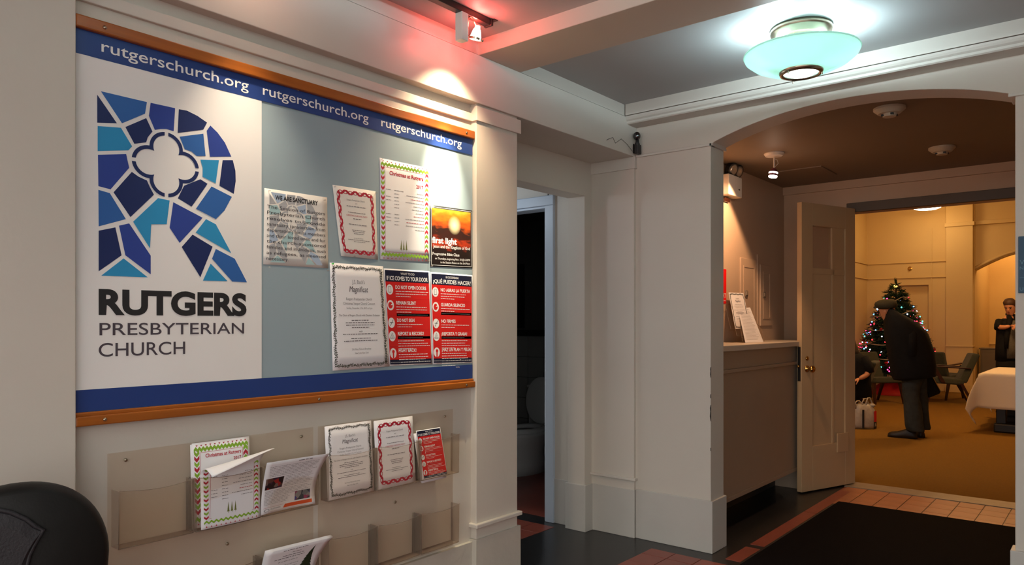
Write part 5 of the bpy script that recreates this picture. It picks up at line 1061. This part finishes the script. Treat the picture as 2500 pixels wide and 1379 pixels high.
top = MB(); top.loft([ell(ps(2080, 860, 0), rx, fy, .085, .08, 20), ell(ps(2086, 869, 0), rx, fy, .15, .17, 20, 2.4), ell(ps(2090, 885, 0), rx, fy, .165, .20, 20, 2.4), ell(ps(2092, 930, 0), rx, fy, .165, .19, 20, 2.4), ell(ps(2092, 968, 0), rx, fy, .18, .19, 20, 2.4)]); limb(top, [ps(2096, 872, -.13), ps(2104, 893, -.18), ps(2107, 908, -.19)], [.07, .066, .058]); limb(top, [ps(2074, 872, .13), ps(2064, 895, .19), ps(2058, 910, .19)], [.07, .062, .055]); top.build('black_top', COATM, sp, smooth=True)
tro = MB()
for d in (-.09, .09): limb(tro, [ps(2090, 962, d), ps(2032, 964, d+.12), ps(2027, 980, d+.13), ps(2024, 1030, d+.14)], [.10, .085, .075, .06])
tro.build('trousers', COATM, sp, smooth=True)
for d in (.05, .23):
    q = ps(2022, 1034, d); h = (q.x+.05, q.y-.02); MB().add([], []); shoe((q.x-.16, q.y+.10), h).build('shoe', SHOE, sp, smooth=True)
# standing person in a scarf by the table
wx, wy = -1.33, 13.8; Pw = frame(wx, wy); k3 = FPX/(Vector((wx, wy)).dot(Vector(FW))); u3 = PX+FPX*(Vector((wx, wy)).dot(Vector(RT)))/(Vector((wx, wy)).dot(Vector(FW)))
pw_ = lambda u, v, d=0.0: Pw((u-u3)/k3, d, EYE-(v-HZ)/k3)
ws = thing('person', 'person in a dark scarf and gray top looking at hands behind the table', 'person', (wx, wy, 0))
body = MB(); hc3 = pw_(2464, 749, -.02); f3 = (-rx*.70-fy*.55-uz*.42).normalized(); sd3, up3 = head(body, hc3, f3, uz)
body.loft([ell(pw_(2466, 766, .02), rx, fy, .05, .05, 14), ell(pw_(2467, 775, .02), rx, fy, .06, .06, 14), ell(pw_(2466, 785, .02), rx, fy, .17, .10, 14), ell(pw_(2466, 820, .02), rx, fy, .17, .11, 14), ell(pw_(2467, 870, .02), rx, fy, .17, .12, 14)])
for q in (-1, 1): limb(body, [pw_(2467+q*14, 866, .02), pw_(2467+q*15, 935, .02), pw_(2467+q*15, 996, .02)], [.09, .062, .045])
limb(body, [pw_(2440, 786, .02), pw_(2432, 803, -.05), pw_(2446, 795, -.22)], [.048, .042, .03]); limb(body, [pw_(2491, 786, .02), pw_(2494, 812, -.05), pw_(2463, 790, -.24)], [.048, .042, .03])
body.build('body', SKIN, ws, smooth=True, sub=1); hand(ws, pw_(2446, 795, -.22), (rx*.8-uz*.1-fy*.1), uz, SKIN).build('hand', SKIN, ws, smooth=True); hand(ws, pw_(2463, 790, -.24), (-rx*.8-uz*.3), uz, SKIN).build('hand', SKIN, ws, smooth=True); face_parts(ws, hc3, f3, sd3, up3)
MB().loft([ell(hc3+up3*z-f3*o, f3, sd3, a, b, 18) for z, a, b, o in ((-.09, .05, .080, .055), (-.03, .07, .086, .035), (.04, .085, .088, .018), (.085, .088, .086, .0), (.125, .06, .06, 0), (.142, .02, .02, 0))]).build('hair', HAIRB, ws, smooth=True)
GT = mat('gray_top', (.10, .09, .07, 1), .9, var=.4, scale=60); jk = MB(); jk.loft([ell(pw_(2466, 777, .02), rx, fy, .09, .08, 20), ell(pw_(2466, 785, .02), rx, fy, .185, .12, 20, 2.4), ell(pw_(2466, 815, .02), rx, fy, .185, .125, 20, 2.4), ell(pw_(2467, 850, .02), rx, fy, .20, .135, 20, 2.4), ell(pw_(2467, 880, .02), rx, fy, .205, .14, 20, 2.4)]); limb(jk, [pw_(2444, 784, .02), pw_(2437, 794, -.01), pw_(2433, 802, -.04)], [.065, .062, .058]); limb(jk, [pw_(2487, 784, .02), pw_(2493, 796, -.01), pw_(2495, 808, -.04)], [.065, .062, .058]); jk.build('dark_cardigan', COATM, ws, smooth=True)
fp = MB(); fp.loft([ell(pw_(2464, 782, -.07), rx, fy, .05, .03, 16), ell(pw_(2464, 800, -.075), rx, fy, .085, .06, 16), ell(pw_(2466, 840, -.08), rx, fy, .12, .07, 16), ell(pw_(2467, 874, -.08), rx, fy, .13, .075, 16)]); fp.build('gray_top', GT, ws, smooth=True)
sk_ = MB(); sk_.loft([ell(pw_(2467, v, .02), rx, fy, a, b, 20) for v, a, b in ((868, .195, .14), (900, .20, .15), (960, .18, .14), (996, .17, .13))]); sk_.build('skirt', COATM, ws, smooth=True)
sf = MB(); limb(sf, [pw_(2444, 850, -.12), pw_(2445, 820, -.12), pw_(2450, 795, -.12), pw_(2456, 778, -.09), pw_(2466, 768, .06), pw_(2478, 776, -.08), pw_(2482, 795, -.13), pw_(2482, 840, -.15)], [.028, .035, .036, .038, .045, .040, .04, .04]); sf.build('scarf', COATM, ws, smooth=True)
for q in (-1, 1):
    c = pw_(2467+q*15, 1000, 0); shoe((c.x-.06, c.y-.22), (c.x+.02, c.y+.06)).build('shoe', SHOE, ws, smooth=True)
# ------------------------------------------------------------------ black chair by the left pilaster
oc = thing('office_chair', 'black leather chair with a gray piped back panel by the wall', 'chair', (-1.98, .60, 0))
nrm = Vector((2.03, -.60, 0)).normalized(); lat = Vector((-nrm.y, nrm.x, 0)); oc0 = Vector((-2.09, .625, 0))
# lat points so that +lat is to the right as seen from the hall
if lat.dot(Vector((RT[0], RT[1], 0))) < 0: lat = -lat
def oc_pt(a, z, t): return oc0+lat*a+uz*z+nrm*t
outl = []
for k in range(33):
    t = math.pi*k/32; outl.append((.192*math.copysign(abs(math.cos(t))**.92, math.cos(t)), .805+.197*math.sin(t)**.95))
for a, z in ((-.185, .70), (-.16, .58), (-.12, .52), (.12, .52), (.16, .58), (.185, .70)): outl.append((a, z))
cx_, cz_ = 0, .78
rings = [[oc_pt(cx_+(a-cx_)*q, cz_+(z-cz_)*q, t) for a, z in outl] for q, t in ((.86, -.055), (.97, -.045), (1.0, -.02), (1.0, .005), (.975, .03), (.92, .042))]
MB().loft(rings).build('backrest', LEATH, oc, smooth=True)
inn = [(-.052, .60), (-.02, .58), (.0, .60), (.010, .80), (.017, .835), (.028, .86), (.046, .893), (.028, .905), (.010, .925), (-.02, .945), (-.05, .957), (-.09, .955), (-.125, .935), (-.15, .90), (-.135, .86), (-.13, .80), (-.12, .60)]
MB().loft([[oc_pt((a+.05)*q-.05, (z-.78)*q+.78, t) for a, z in inn] for q, t in ((1.0, .035), (1.0, .046), (.96, .054), (.80, .060))]).build('back_panel', LEATG, oc, smooth=False)
MB().tube([oc_pt(a, z, .050) for a, z in inn], .0055, 8, True).build('piping', LEATG, oc, smooth=True)
MB().hexa([oc_pt(-.23, .40, -.02), oc_pt(.23, .40, -.02), oc_pt(.23, .40, .45), oc_pt(-.23, .40, .45), oc_pt(-.23, .49, -.02), oc_pt(.23, .49, -.02), oc_pt(.23, .48, .45), oc_pt(-.23, .48, .45)]).build('seat', LEATH, oc, bevel=.03, seg=3)
for s in (-1, 1):
    MB().tube([oc_pt(s*.235, .42, .06), oc_pt(s*.262, .56, .04), oc_pt(s*.262, .655, .06), oc_pt(s*.262, .67, .28), oc_pt(s*.255, .60, .34), oc_pt(s*.235, .43, .33)], .022, 8).build('armrest', BLKP, oc, smooth=True)
MB().box(0, 0, 0, 0, 0, 0); MB().lathe([(.03, .10), (.03, .40)], 12, Matrix.Translation(oc_pt(0, 0, .2))).build('gas_column', BLKP, oc)
for k in range(5):
    a = k*1.2566; e = oc_pt(0, .06, .2)+lat*(.24*math.cos(a))+nrm*(.24*math.sin(a)); MB().tube([oc_pt(0, .11, .2), e], [.03, .018], 8).build('base_arm', BLKP, oc, smooth=True); MB().sphere(e-uz*.033, .027, 10).build('caster', BLKP, oc, smooth=True)
MB().tube([oc_pt(0, .39, .2), oc_pt(0, .40, -.03), oc_pt(0, .56, -.05)], .025, 8).build('back_bracket', BLKP, oc, smooth=True)
for o in list(bpy.data.objects):
    if o.type == 'MESH' and len(o.data.vertices) == 0: bpy.data.objects.remove(o)
